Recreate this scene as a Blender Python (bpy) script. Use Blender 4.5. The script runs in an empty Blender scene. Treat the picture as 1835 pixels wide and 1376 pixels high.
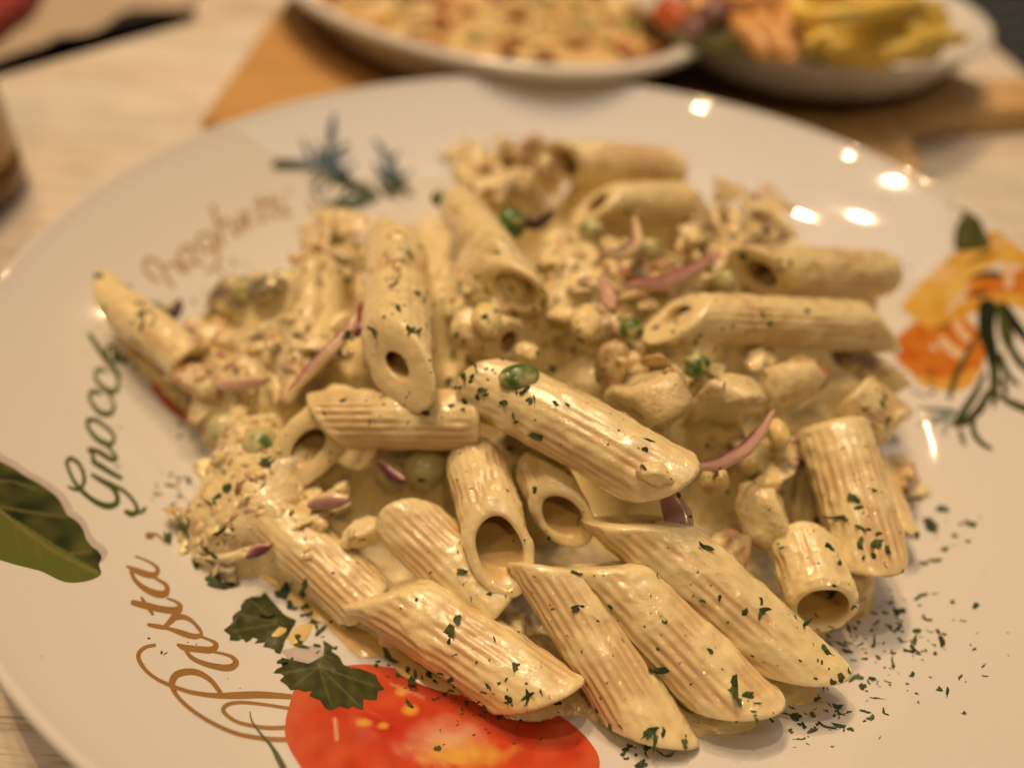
import bpy, bmesh, math, random
import numpy as np
from mathutils import Vector, Matrix, Quaternion, noise as mnoise
from mathutils.geometry import delaunay_2d_cdt
rng = np.random.default_rng(7)
random.seed(7)
scene = bpy.context.scene
COL = scene.collection

# ------------------------------------------------------------------ camera, world, lamps, exposure
PW, PH, FPX = 1835.0, 1376.0, 1450.0          # size of the photograph and focal length, in its pixels
RIM_R, RIM_Z = 0.140, 0.030                   # radius and height of the plate rim (metres)
CAM = np.array([-.0839*RIM_R, -1.2008*RIM_R, .8691*RIM_R + RIM_Z])
PITCH, ROLL = 0.7387, 0.0644
FW = np.array([0, math.cos(PITCH), -math.sin(PITCH)])
_u = np.array([0, math.sin(PITCH), math.cos(PITCH)]); _x = np.array([1., 0, 0])
RT = math.cos(ROLL)*_x + math.sin(ROLL)*_u
UP = -math.sin(ROLL)*_x + math.cos(ROLL)*_u
cd = bpy.data.cameras.new('camera')
cam = bpy.data.objects.new('camera', cd); COL.objects.link(cam); scene.camera = cam
cd.sensor_width = 36.0; cd.sensor_fit = 'HORIZONTAL'; cd.lens = FPX/PW*36.0
cd.clip_start = 0.005; cd.clip_end = 20.0
M = Matrix(((RT[0], UP[0], -FW[0], CAM[0]), (RT[1], UP[1], -FW[1], CAM[1]), (RT[2], UP[2], -FW[2], CAM[2]), (0, 0, 0, 1)))
cam.matrix_world = M
cd.dof.use_dof = True; cd.dof.focus_distance = 0.142; cd.dof.aperture_fstop = 5.2

w = bpy.data.worlds.new('World'); scene.world = w; w.use_nodes = True
bg = w.node_tree.nodes['Background']; bg.inputs[0].default_value = (1.0, 0.72, 0.48, 1); bg.inputs[1].default_value = 0.03
scene.view_settings.view_transform = 'Standard'; scene.view_settings.look = 'None'
scene.view_settings.exposure = 0.13; scene.view_settings.gamma = 1.0
scene.cycles.use_denoising = True
try: scene.cycles.denoiser = 'OPENIMAGEDENOISE'
except Exception: pass
scene.cycles.max_bounces = 10; scene.cycles.diffuse_bounces = 2
scene.cycles.sample_clamp_indirect = 6.0

def area(name, loc, target, sx, sy, power, col):
    d = bpy.data.lights.new(name, 'AREA'); d.shape = 'RECTANGLE'; d.size = sx; d.size_y = sy; d.energy = power; d.color = col
    o = bpy.data.objects.new(name, d); COL.objects.link(o); o.location = loc
    o.rotation_euler = (Vector(target) - Vector(loc)).to_track_quat('-Z', 'Y').to_euler()
    return o
def bulb(name, loc, power, radius, col):
    d = bpy.data.lights.new(name, 'POINT'); d.energy = power; d.shadow_soft_size = radius; d.color = col
    o = bpy.data.objects.new(name, d); COL.objects.link(o); o.location = loc
    return o
# ceiling spots over the far side of the table, two unseen fill lamps added on the near side (last listed), and a pale bright ceiling field
for loc_, pw_, rad_ in (((-.15, .79, 1.6), 14.5, .013), ((-.27, .77, 1.6), 14.5, .013), ((-.41, .62, 1.6), 14.5, .013), ((-.40, .47, 1.6), 14.0, .013),
                  ((-.20, .19, 1.6), 22.0, .016), ((.31, 1.64, 1.6), 5.0, .008), ((-.55, -.45, 1.7), 9.0, .02), ((.25, -1.0, 1.6), 13.0, .025)):
    bulb('spot_or_fill', loc_, pw_, rad_, (1.0, .645, .32))
pn_ = area('ceiling_panel', (-.02, .36, 1.7), (-.02, .36, 0), 1.25, 1.15, 5.2, (.80, .90, 1.0))
pn_.rotation_euler = (0, 0, math.radians(-29))

# ------------------------------------------------------------------ layout helpers
def ray(px, py):
    d = (px - PW/2)/FPX*RT - (py - PH/2)/FPX*UP + FW
    return d
def at(px, py, z):
    d = ray(px, py)
    return CAM + d*(z - CAM[2])/d[2]
def plate_z(r):
    r = np.asarray(r, float)
    t = np.clip((r - .080)/(.1385 - .080), 0, 1.02)
    return .006 + .0235*t**1.7
def at_plate(px, py, lift=0.0):
    z = .006
    for k in range(60):
        P = at(px, py, z)
        z += .6*(float(plate_z(math.hypot(P[0], P[1]))) + lift - z)
    P = at(px, py, z); P[2] = z
    return P
# the heap: height of the middle of the top layer of pasta over the plate
FOOT = [(1200, 1360), (1370, 1300), (1490, 1235), (1560, 1110), (1620, 1010), (1660, 860), (1670, 640), (1600, 470), (1440, 400)]
FOOTW = [at(a, b, .006)[:2] for a, b in FOOT] + [np.array(v) for v in ((.062, .100), (.02, .112), (-.03, .105), (-.065, .078), (-.092, .045))]
FOOTW += [at(a, b, .006)[:2] for a, b in ((300, 700), (350, 800), (320, 920), (330, 1010), (420, 1050), (560, 1080), (720, 1170), (880, 1280), (1050, 1300))]
HC = np.array([0.0, -0.012])
_ang = np.array([math.atan2(*(p - HC)[::-1]) for p in FOOTW]); _rad = np.array([np.linalg.norm(p - HC) for p in FOOTW])
_o = np.argsort(_ang); _ang = _ang[_o]; _rad = _rad[_o]
_ang = np.concatenate([_ang - 2*math.pi, _ang, _ang + 2*math.pi]); _rad = np.tile(_rad, 3)
def rb(x, y):
    a = np.arctan2(y - HC[1], x - HC[0])
    return sum(np.interp(a + d, _ang, _rad) for d in (-.12, -.06, 0, .06, .12))/5
def dome(x, y):
    q = np.hypot(x - HC[0], y - HC[1])/rb(x, y)
    return .012 + .028*np.clip(1 - q**2, 0, 1)**.8
def at_dome(px, py, off=0.0):
    d = ray(px, py); d = d/np.linalg.norm(d)
    t = .04
    while t < .6:
        P = CAM + d*t
        if P[2] < dome(P[0], P[1]) + off: break
        t += .0005
    return P
def depth(P): return float((np.asarray(P) - CAM) @ FW)
def px_size(P, px): return px*depth(P)/FPX        # metres that span px pixels at point P

# ------------------------------------------------------------------ object helpers
def mesh_obj(name, V, Fs, mat=None, parent=None, smooth=True, attrs=None, uvs=None, recentre=True):
    V = np.asarray(V, float)
    c = np.zeros(3)
    if recentre and parent is None and len(V):
        c = (V.min(0) + V.max(0))/2; c[2] = V[:, 2].min()
    me = bpy.data.meshes.new(name)
    me.from_pydata((V - c).tolist(), [], Fs if isinstance(Fs, list) else Fs.tolist())
    if smooth: me.polygons.foreach_set('use_smooth', np.ones(len(me.polygons), bool))
    for k, v in (attrs or {}).items():
        v = np.asarray(v, np.float32)
        if v.ndim == 1:
            a = me.attributes.new(k, 'FLOAT', 'POINT'); a.data.foreach_set('value', v)
        else:
            if v.shape[1] == 3: v = np.concatenate([v, np.ones((len(v), 1), np.float32)], 1)
            a = me.attributes.new(k, 'FLOAT_COLOR', 'POINT'); a.data.foreach_set('color', v.ravel())
    me.update()
    if mat: me.materials.append(mat)
    o = bpy.data.objects.new(name, me); COL.objects.link(o)
    if parent is not None:
        o.parent = parent
        o.location = (0, 0, 0)
        if parent.type == 'EMPTY' or parent.type == 'MESH':
            o.matrix_parent_inverse = Matrix.Translation(-Vector(parent.get('base', (0, 0, 0))))
    else:
        o.location = c; o['base'] = tuple(float(q) for q in c)
    return o
def tag(o, label=None, cat=None, group=None, kind=None):
    if label: o['label'] = label
    if cat: o['category'] = cat
    if group: o['group'] = group
    if kind: o['kind'] = kind
    return o
def empty(name, loc, label, cat, group=None):
    o = bpy.data.objects.new(name, None); COL.objects.link(o); o.location = loc; o.empty_display_size = .01
    o['base'] = tuple(float(q) for q in loc)
    return tag(o, label, cat, group)
def grid_faces(n, m, wrapn=False, wrapm=False):
    i = np.arange(n if wrapn else n - 1)[:, None]; j = np.arange(m if wrapm else m - 1)[None, :]
    a = i*m + j; b = ((i + 1) % n)*m + j; c = ((i + 1) % n)*m + (j + 1) % m; d = i*m + (j + 1) % m
    return np.stack([a, b, c, d], -1).reshape(-1, 4)
def lathe(profile, n=128, c=(0, 0), sx=1.0, sy=1.0, rot=0.0):
    pr = np.asarray(profile, float); th = np.linspace(0, 2*math.pi, n, endpoint=False)
    X = pr[:, 0][:, None]*np.cos(th)*sx; Y = pr[:, 0][:, None]*np.sin(th)*sy
    X, Y = X*math.cos(rot) - Y*math.sin(rot) + c[0], X*math.sin(rot) + Y*math.cos(rot) + c[1]
    Z = np.repeat(pr[:, 1][:, None], n, 1)
    return np.stack([X, Y, Z], -1).reshape(-1, 3), grid_faces(len(pr), n, wrapm=True)
def spline(pts, n=12):
    P = np.asarray(pts, float); P = np.vstack([2*P[0] - P[1], P, 2*P[-1] - P[-2]])
    out = []
    for i in range(1, len(P) - 2):
        t = np.linspace(0, 1, n, endpoint=False)[:, None]
        a, b, c, d = P[i-1], P[i], P[i+1], P[i+2]
        out.append(.5*((2*b) + (-a + c)*t + (2*a - 5*b + 4*c - d)*t**2 + (-a + 3*b - 3*c + d)*t**3))
    out.append(P[-2][None])
    return np.vstack(out)
def nz(P, s, seed=0.0):            # smooth noise, about -1..1, for each row of P
    return np.array([mnoise.noise(Vector((p[0]*s + seed, p[1]*s - seed, p[2]*s + 3*seed))) for p in P])

# ------------------------------------------------------------------ materials
def newmat(name):
    m = bpy.data.materials.new(name); m.use_nodes = True
    nt = m.node_tree; b = nt.nodes['Principled BSDF']
    return m, nt, b
def N(nt, t, **kw):
    n = nt.nodes.new(t)
    for k, v in kw.items():
        if k in n.inputs.keys(): n.inputs[k].default_value = v
        else: setattr(n, k, v)
    return n
def L(nt, a, b): nt.links.new(a, b)
def ramp(nt, fac, stops):
    r = nt.nodes.new('ShaderNodeValToRGB'); e = r.color_ramp.elements
    while len(e) < len(stops): e.new(.5)
    for q, (p, c) in zip(e, stops):
        q.position = p; q.color = c if len(c) == 4 else (*c, 1)
    if fac is not None: L(nt, fac, r.inputs[0])
    return r
def mixc(nt, fac, a, b, mode='MIX'):
    n = nt.nodes.new('ShaderNodeMix'); n.data_type = 'RGBA'; n.blend_type = mode
    for s, v in ((n.inputs[0], fac), (n.inputs[6], a), (n.inputs[7], b)):
        if hasattr(v, 'is_output'): L(nt, v, s)
        elif isinstance(v, (int, float)): s.default_value = v
        else: s.default_value = (*v, 1) if len(v) == 3 else v
    return n.outputs[2]
def noise_tex(nt, scale, detail=4.0, rough=.55, coord='Object', stretch=None, dist=0.0):
    tc = nt.nodes.new('ShaderNodeTexCoord'); mp = nt.nodes.new('ShaderNodeMapping')
    L(nt, tc.outputs[coord], mp.inputs[0])
    if stretch: mp.inputs['Scale'].default_value = stretch
    n = N(nt, 'ShaderNodeTexNoise', Scale=scale, Detail=detail, Roughness=rough, Distortion=dist)
    L(nt, mp.outputs[0], n.inputs['Vector'])
    return n
def attr(nt, name):
    a = nt.nodes.new('ShaderNodeAttribute'); a.attribute_name = name
    return a
def wet(b, w_=.6):
    b.inputs['Coat Weight'].default_value = w_; b.inputs['Coat Roughness'].default_value = .05; b.inputs['Coat IOR'].default_value = 1.45
def bump(nt, b, height, dist, strength=1.0, prev=None):
    n = nt.nodes.new('ShaderNodeBump'); n.inputs['Distance'].default_value = dist; n.inputs['Strength'].default_value = strength
    L(nt, height, n.inputs['Height'])
    if prev is not None: L(nt, prev, n.inputs['Normal'])
    L(nt, n.outputs[0], b.inputs['Normal'])
    return n.outputs[0]
def sss(b, wgt, rad, scale):
    b.inputs['Subsurface Weight'].default_value = wgt
    b.inputs['Subsurface Radius'].default_value = rad
    b.inputs['Subsurface Scale'].default_value = scale
def bn(nt, prev, scale, dist):
    n = nt.nodes.new('ShaderNodeBump'); n.inputs['Distance'].default_value = dist; n.inputs['Strength'].default_value = .5
    L(nt, noise_tex(nt, scale, 3, .55).outputs[0], n.inputs['Height'])
    return n.outputs[0]
CREAM = (.93, .79, .45)
CREAM2 = (.90, .725, .36)

def mat_sauce(name, base, dark, cov=None, rough=.12, fleck=True, mott=False):
    """cream sauce over a piece of food: «base» shows where the coat is thin"""
    m, nt, b = newmat(name)
    n1 = noise_tex(nt, 160, 4, .6)
    thin = ramp(nt, n1.outputs[0], [(.40, (0, 0, 0)), (.62, (1, 1, 1))]).outputs[0] if cov is None else ramp(nt, n1.outputs[0], [(cov, (0, 0, 0)), (cov + .16, (1, 1, 1))]).outputs[0]
    n2 = noise_tex(nt, 420, 3, .6)
    food = mixc(nt, n2.outputs[0], base, dark)
    cream = mixc(nt, noise_tex(nt, 90, 3).outputs[0], CREAM, CREAM2)
    c = mixc(nt, thin, cream, food)
    if mott:
        n3 = noise_tex(nt, 75, 3, .6); n4 = noise_tex(nt, 130, 4, .65)
        c = mixc(nt, ramp(nt, n3.outputs[0], [(.55, (0, 0, 0)), (.68, (.75, .75, .75))]).outputs[0], c, (.56, .47, .31))
        c = mixc(nt, ramp(nt, n4.outputs[0], [(.58, (0, 0, 0)), (.70, (.8, .8, .8))]).outputs[0], c, (.46, .27, .12))
    if fleck:
        v = nt.nodes.new('ShaderNodeTexNoise'); v.inputs['Scale'].default_value = 900; v.inputs['Detail'].default_value = 1
        tc = nt.nodes.new('ShaderNodeTexCoord'); L(nt, tc.outputs['Object'], v.inputs['Vector'])
        f = ramp(nt, v.outputs[0], [(.735, (0, 0, 0)), (.76, (1, 1, 1))]).outputs[0]
        c = mixc(nt, f, c, (.22, .10, .045))
    L(nt, c, b.inputs['Base Color'])
    b.inputs['Roughness'].default_value = rough
    b.inputs['IOR'].default_value = 1.5
    sss(b, .14, (1.0, .55, .22), .0013)
    h = bump(nt, b, noise_tex(nt, 330, 4, .6).outputs[0], .0016, .55); wet(b)
    L(nt, bn(nt, h, 220, .0016), b.inputs['Coat Normal'])
    return m
M_CHICK = mat_sauce('chicken_in_sauce', (.66, .42, .21), (.44, .24, .11))
M_MUSH = mat_sauce('mushroom_in_sauce', (.36, .28, .19), (.17, .11, .08), cov=.44)
M_CREAMY = mat_sauce('piece_deep_in_sauce', (.72, .52, .27), (.60, .38, .18), cov=.56, rough=.11)
M_SAUCE = mat_sauce('cream_sauce', (.76, .55, .28), (.55, .34, .16), cov=.57, rough=.11, mott=True)

def mat_penne():
    m, nt, b = newmat('penne_in_sauce')
    s = attr(nt, 'sauce').outputs['Fac']; g = attr(nt, 'groove').outputs['Fac']; i = attr(nt, 'inside').outputs['Fac']
    fine = noise_tex(nt, 260, 5, .65)
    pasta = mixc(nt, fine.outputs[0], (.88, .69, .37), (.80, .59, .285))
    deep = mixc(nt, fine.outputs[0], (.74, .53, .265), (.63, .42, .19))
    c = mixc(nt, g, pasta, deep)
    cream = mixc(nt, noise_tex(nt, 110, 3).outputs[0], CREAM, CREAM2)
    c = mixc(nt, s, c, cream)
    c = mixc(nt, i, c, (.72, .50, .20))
    v = noise_tex(nt, 700, 1)
    f = ramp(nt, v.outputs[0], [(.745, (0, 0, 0)), (.77, (1, 1, 1))]).outputs[0]
    c = mixc(nt, f, c, (.30, .13, .055))
    L(nt, c, b.inputs['Base Color'])
    r = nt.nodes.new('ShaderNodeMapRange'); L(nt, s, r.inputs[0]); r.inputs[3].default_value = .30; r.inputs[4].default_value = .11
    L(nt, r.outputs[0], b.inputs['Roughness']); b.inputs['IOR'].default_value = 1.5
    sss(b, .16, (1.0, .55, .2), .0014)
    bump(nt, b, noise_tex(nt, 420, 4, .6).outputs[0], .0008, .45); wet(b, .7)
    L(nt, bn(nt, None, 240, .0009), b.inputs['Coat Normal'])
    return m
M_PENNE = mat_penne()

def mat_pea():
    m, nt, b = newmat('pea_skin')
    n = noise_tex(nt, 170, 3)
    f = ramp(nt, n.outputs[0], [(.50, (0, 0, 0)), (.62, (1, 1, 1))]).outputs[0]
    mt = attr(nt, 'coat').outputs['Fac']
    g = mixc(nt, noise_tex(nt, 300, 2).outputs[0], (.070, .155, .028), (.12, .21, .045))
    mul = nt.nodes.new('ShaderNodeMath'); mul.operation = 'MAXIMUM'; L(nt, mt, mul.inputs[0])
    m2 = nt.nodes.new('ShaderNodeMath'); m2.operation = 'MULTIPLY'; L(nt, f, m2.inputs[0]); m2.inputs[1].default_value = .35
    L(nt, m2.outputs[0], mul.inputs[1])
    L(nt, mixc(nt, mul.outputs[0], g, (.60, .55, .27)), b.inputs['Base Color'])
    b.inputs['Roughness'].default_value = .18; sss(b, .3, (.5, 1, .3), .002)
    bump(nt, b, noise_tex(nt, 300, 3).outputs[0], .0008, .3)
    return m
M_PEA = mat_pea()
def mat_plain(name, c1, c2, scale=200, rough=.3, bumpd=0.0, ss=0.0, coord='Object', stretch=None):
    m, nt, b = newmat(name)
    n = noise_tex(nt, scale, 4, .6, coord, stretch)
    L(nt, mixc(nt, ramp(nt, n.outputs[0], [(.32, (0, 0, 0)), (.68, (1, 1, 1))]).outputs[0], c1, c2), b.inputs['Base Color'])
    b.inputs['Roughness'].default_value = rough
    if ss: sss(b, ss, (1, .6, .3), .002)
    if bumpd: bump(nt, b, n.outputs[0], bumpd, .6)
    return m
M_CORN = mat_plain('sweetcorn', (.86, .66, .27), (.90, .75, .43), 250, .2, .0004, .3)
def mat_attrcol(name, rough, coat=0.0, ss=0.0, nscale=600, amt=.25):
    m, nt, b = newmat(name)
    a = attr(nt, 'Col').outputs['Color']
    n = noise_tex(nt, nscale, 4, .6)
    hs = N(nt, 'ShaderNodeHueSaturation')
    r = nt.nodes.new('ShaderNodeMapRange'); L(nt, n.outputs[0], r.inputs[0]); r.inputs[3].default_value = 1 - amt; r.inputs[4].default_value = 1 + amt
    L(nt, r.outputs[0], hs.inputs['Value']); L(nt, a, hs.inputs['Color'])
    L(nt, hs.outputs[0], b.inputs['Base Color'])
    b.inputs['Roughness'].default_value = rough
    b.inputs['Coat Weight'].default_value = coat; b.inputs['Coat Roughness'].default_value = .06
    if ss: sss(b, ss, (1, .5, .4), .002)
    return m
M_PRINT = mat_attrcol('printed_glaze', .35, 1.0, 0, 500, .12)
M_PRINT.node_tree.nodes['Principled BSDF'].inputs['Specular IOR Level'].default_value = 0.0
M_ONION = mat_attrcol('red_onion', .2, .3, .35, 500, .15)
M_FLAKE = [mat_plain('dried_parsley', (.035, .062, .014), (.065, .095, .022), 900, .7), mat_plain('dried_parsley_pale', (.065, .10, .028), (.11, .14, .045), 900, .7), mat_plain('dried_parsley_dark', (.020, .036, .010), (.04, .060, .016), 900, .7)]

# ------------------------------------------------------------------ table and things behind
def mat_table():
    m, nt, b = newmat('whitewashed_wood')
    a = noise_tex(nt, 1.0, 8, .62, 'Object', (9, 70, 9), .6)
    a2 = noise_tex(nt, 1.0, 6, .7, 'Object', (30, 420, 30), .4)
    tone = ramp(nt, a.outputs[0], [(.28, (.50, .39, .28)), (.42, (.74, .65, .52)), (.55, (.80, .72, .60)), (.75, (.84, .79, .70))]).outputs[0]
    gr = ramp(nt, a2.outputs[0], [(.36, (0, 0, 0)), (.50, (1, 1, 1))]).outputs[0]
    c = mixc(nt, gr, mixc(nt, .65, tone, (.30, .19, .11)), tone)
    wash = ramp(nt, noise_tex(nt, 1.0, 4, .6, 'Object', (5, 14, 5)).outputs[0], [(.52, (0, 0, 0)), (.66, (1, 1, 1))]).outputs[0]
    f = nt.nodes.new('ShaderNodeMath'); f.operation = 'MULTIPLY'; L(nt, wash, f.inputs[0]); f.inputs[1].default_value = .55
    c = mixc(nt, f.outputs[0], c, (.56, .58, .53))
    L(nt, c, b.inputs['Base Color']); b.inputs['Roughness'].default_value = .5
    bump(nt, b, a2.outputs[0], .0006, .5)
    return m
def box_prism(poly, z0, z1, bev=0.0015):
    """solid slab with rounded edges from a world xy outline"""
    bm = bmesh.new()
    vs = [bm.verts.new((p[0], p[1], z0)) for p in poly]
    f = bm.faces.new(vs)
    r = bmesh.ops.extrude_face_region(bm, geom=[f])
    for v in [g for g in r['geom'] if isinstance(g, bmesh.types.BMVert)]: v.co.z = z1
    bmesh.ops.recalc_face_normals(bm, faces=bm.faces)
    if bev: bmesh.ops.bevel(bm, geom=[e for e in bm.edges], offset=bev, segments=3, affect='EDGES', profile=.5)
    V = [tuple(v.co) for v in bm.verts]; bm.verts.index_update()
    Fs = [[v.index for v in f.verts] for f in bm.faces]
    bm.free()
    return np.array(V), Fs
te0 = at(1690, 0, 0)[:2]; te1 = at(1835, 125, 0)[:2]
td = (te0 - te1)/np.linalg.norm(te0 - te1)
far = te0 + td*.5; near = te1 - td*.8
V, Fs = box_prism([(-1.0, near[1]), tuple(near), tuple(far), (-1.0, far[1])], -.03, 0, .003)
tag(mesh_obj('table', V, Fs, mat_table(), smooth=False), 'whitewashed wooden table with worn brown grain under the plates', 'table')

M_BOARD = mat_plain('oiled_board_wood', (.50, .27, .085), (.64, .37, .13), 1.0, .45, .0002, 0, 'Object', (14, 90, 14))
M_BOARD2 = mat_plain('pale_board_wood', (.55, .34, .14), (.68, .46, .22), 1.0, .45, .0002, 0, 'Object', (90, 14, 14))
def arc_poly(pts, n=8): return [tuple(p) for p in spline(pts, n)[:-1]]
p1 = [(-.136, .122), (-.140, .250), (-.135, .40), (.045, .40), (.050, .19), (.03, .152), (-.06, .150), (-.125, .150*.80)]
V, Fs = box_prism([(-.138, .124), (-.1405, .250), (-.137, .40), (.046, .40), (.046, .153), (-.02, .147), (-.10, .119)][::-1], .0005, .012, .002)
tag(mesh_obj('cutting_board', V, Fs, M_BOARD, smooth=False), 'golden brown wooden board under the white casserole dish', 'board')
hp = [(.139, .120), (.142, .140), (.146, .156), (.155, .168), (.172, .178), (.207, .187), (.26, .200), (.268, .236), (.219, .222), (.196, .218), (.190, .228), (.19, .33), (.052, .33), (.052, .160), (.09, .143)]
V, Fs = box_prism(hp, .0005, .012, .002)
b2 = mesh_obj('cutting_board', V, Fs, M_BOARD2, smooth=False)
tag(b2, 'light brown wooden board with a handle under the bowl of fries', 'board')

M_CERAM = mat_plain('white_glazed_ceramic', (.76, .74, .70), (.80, .78, .74), 3, .12)
M_CERAM.node_tree.nodes['Principled BSDF'].inputs['Coat Weight'].default_value = .3
# casserole
cc, crot, ca, cb = (-.040, .246), math.radians(128), .128, .090
prof = [(0.0, .0125), (.74, .0125), (.80, .0145), (.86, .022), (.93, .0305), (.985, .0325), (1.0, .0340), (1.0, .0362), (.99, .0372), (.965, .0374), (.935, .0362), (.89, .0305), (.83, .020), (.78, .017), (0.0, .017)]
def oval(profile, c, a, b, rot, n=96):
    return lathe(profile, n, c, a, b, rot)
V, Fs = oval(prof, cc, ca, cb, crot)
tag(mesh_obj('casserole_dish', V, Fs, M_CERAM), 'white oval casserole dish of gratin behind the plate', 'dish')
def mat_gratin():
    m, nt, b = newmat('browned_cheese')
    n = noise_tex(nt, 85, 5, .6); n2 = noise_tex(nt, 40, 3)
    c = ramp(nt, n.outputs[0], [(.30, (.36, .15, .04)), (.40, (.66, .40, .13)), (.52, (.82, .62, .28)), (.70, (.88, .76, .47))]).outputs[0]
    c = mixc(nt, ramp(nt, n2.outputs[0], [(.55, (0, 0, 0)), (.75, (1, 1, 1))]).outputs[0], c, (.72, .46, .15))
    L(nt, c, b.inputs['Base Color']); b.inputs['Roughness'].default_value = .35
    bump(nt, b, n.outputs[0], .004, .8)
    return m
rr = np.linspace(0, 1, 26); th = np.linspace(0, 2*math.pi, 90, endpoint=False)
X = rr[:, None]*np.cos(th)*ca*.82 - .004; Y = rr[:, None]*np.sin(th)*cb*.84
GX = X*math.cos(crot) - Y*math.sin(crot) + cc[0]; GY = X*math.sin(crot) + Y*math.cos(crot) + cc[1]
P = np.stack([GX, GY, np.zeros_like(GX)], -1).reshape(-1, 3)
P[:, 2] = .0240 + .0026*nz(P, 90) + .0020*nz(P, 220, 4) - .002*np.repeat(rr**6, 90)
gr = mesh_obj('gratin', P, grid_faces(26, 90, wrapm=True), mat_gratin())
tag(gr, 'golden baked cheese gratin filling the white oval dish', 'food')

def rough_lump(seed, planes=9, flat=.55, sub=3, rough=.12, elong=(1, 1, 1)):
    """irregular cut piece of food, radius about 1"""
    bm = bmesh.new(); bmesh.ops.create_icosphere(bm, subdivisions=sub, radius=1.25)
    V = np.array([v.co[:] for v in bm.verts]); Fs = [[v.index for v in f.verts] for f in bm.faces]; bm.free()
    r = np.random.default_rng(seed)
    for k in range(planes):
        n = r.normal(size=3); n /= np.linalg.norm(n); d = r.uniform(flat, 1.05)
        e = V @ n - d
        V = V - np.where(e > 0, e*.92, 0)[:, None]*n
    V *= np.array(elong)
    E_ = np.array([(f[i], f[(i + 1) % 3]) for f in Fs for i in range(3)])
    for k in range(1):
        A_ = np.zeros_like(V); D_ = np.zeros(len(V)); np.add.at(A_, E_[:, 0], V[E_[:, 1]]); np.add.at(D_, E_[:, 0], 1)
        V = .35*V + .65*A_/D_[:, None]
    V *= 1.03
    dirs = V/np.linalg.norm(V, axis=1)[:, None]
    V = V + dirs*(rough*nz(V, 2.2, seed*1.7) + rough*.5*nz(V, 4.5, seed*2.3) + rough*.25*nz(V, 9.0, seed*3.1))[:, None]
    return V, Fs
LUMPS = []
for k in range(10):
    e = [(1, 1, 1), (1.35, .9, .75), (1.1, 1.0, .6), (1.5, .75, .7), (1, .9, .8)][k % 5]
    LUMPS.append(rough_lump(k + 1, 8 + k % 4, .45, 3, .24, e))
def lump_mesh(k, mat):
    key = 'lump_%d_%s' % (k, mat.name)
    me = bpy.data.meshes.get(key)
    if me is None:
        V, Fs = LUMPS[k]
        me = bpy.data.meshes.new(key); me.from_pydata(V.tolist(), [], Fs)
        me.polygons.foreach_set('use_smooth', np.ones(len(me.polygons), bool)); me.materials.append(mat); me.update()
    return me
def lump(name, P, size, k, mat, label, cat, group=None, rot=None, sc=(1, 1, 1), parent=None):
    me = lump_mesh(k, mat)
    # bake the size in: food materials work in metres
    me = me.copy(); me.name = name
    q = Quaternion(rot) if rot is not None else Quaternion(rng.normal(size=4)).normalized()
    me.transform(Matrix.Diagonal((size*sc[0], size*sc[1], size*sc[2], 1)))
    o = bpy.data.objects.new(name, me); COL.objects.link(o)
    o.rotation_mode = 'QUATERNION'; o.rotation_quaternion = q; o.location = P
    if parent is not None:
        o.parent = parent; o.matrix_parent_inverse = Matrix.Translation(-Vector(parent['base']))
    else: tag(o, label, cat, group)
    return o
M_CRUST = mat_plain('dark_crust', (.26, .09, .02), (.45, .20, .05), 300, .4, .001)
M_HERB = mat_plain('gratin_green', (.20, .24, .06), (.34, .33, .10), 300, .4)
M_REDB = mat_plain('gratin_red', (.48, .13, .03), (.58, .22, .06), 300, .4)
M_CHEESE = mat_plain('gratin_cheese', (.74, .52, .19), (.80, .64, .32), 300, .35, .001)
for k in range(150):
    q = math.sqrt(rng.uniform(.02, .98)); t = rng.uniform(0, 2*math.pi)
    x, y = q*math.cos(t)*ca*.79 - .004, q*math.sin(t)*cb*.8
    P = np.array([x*math.cos(crot) - y*math.sin(crot) + cc[0], x*math.sin(crot) + y*math.cos(crot) + cc[1], .0252])
    mt = [M_CHEESE, M_CRUST, M_CHEESE, M_HERB, M_CHEESE, M_REDB, M_CRUST, M_CHEESE][k % 8]
    if q > .85: mt = M_CRUST
    lump({'gratin_green': 'vegetable_bit', 'gratin_red': 'tomato_bit', 'dark_crust': 'crust_bit', 'gratin_cheese': 'cheese_bit'}[mt.name], P, rng.uniform(.0022, .0055), k % 10, mt, None, None, parent=gr, sc=(1, 1, .6), rot=(math.cos(k), 0, 0, math.sin(k)))
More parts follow.
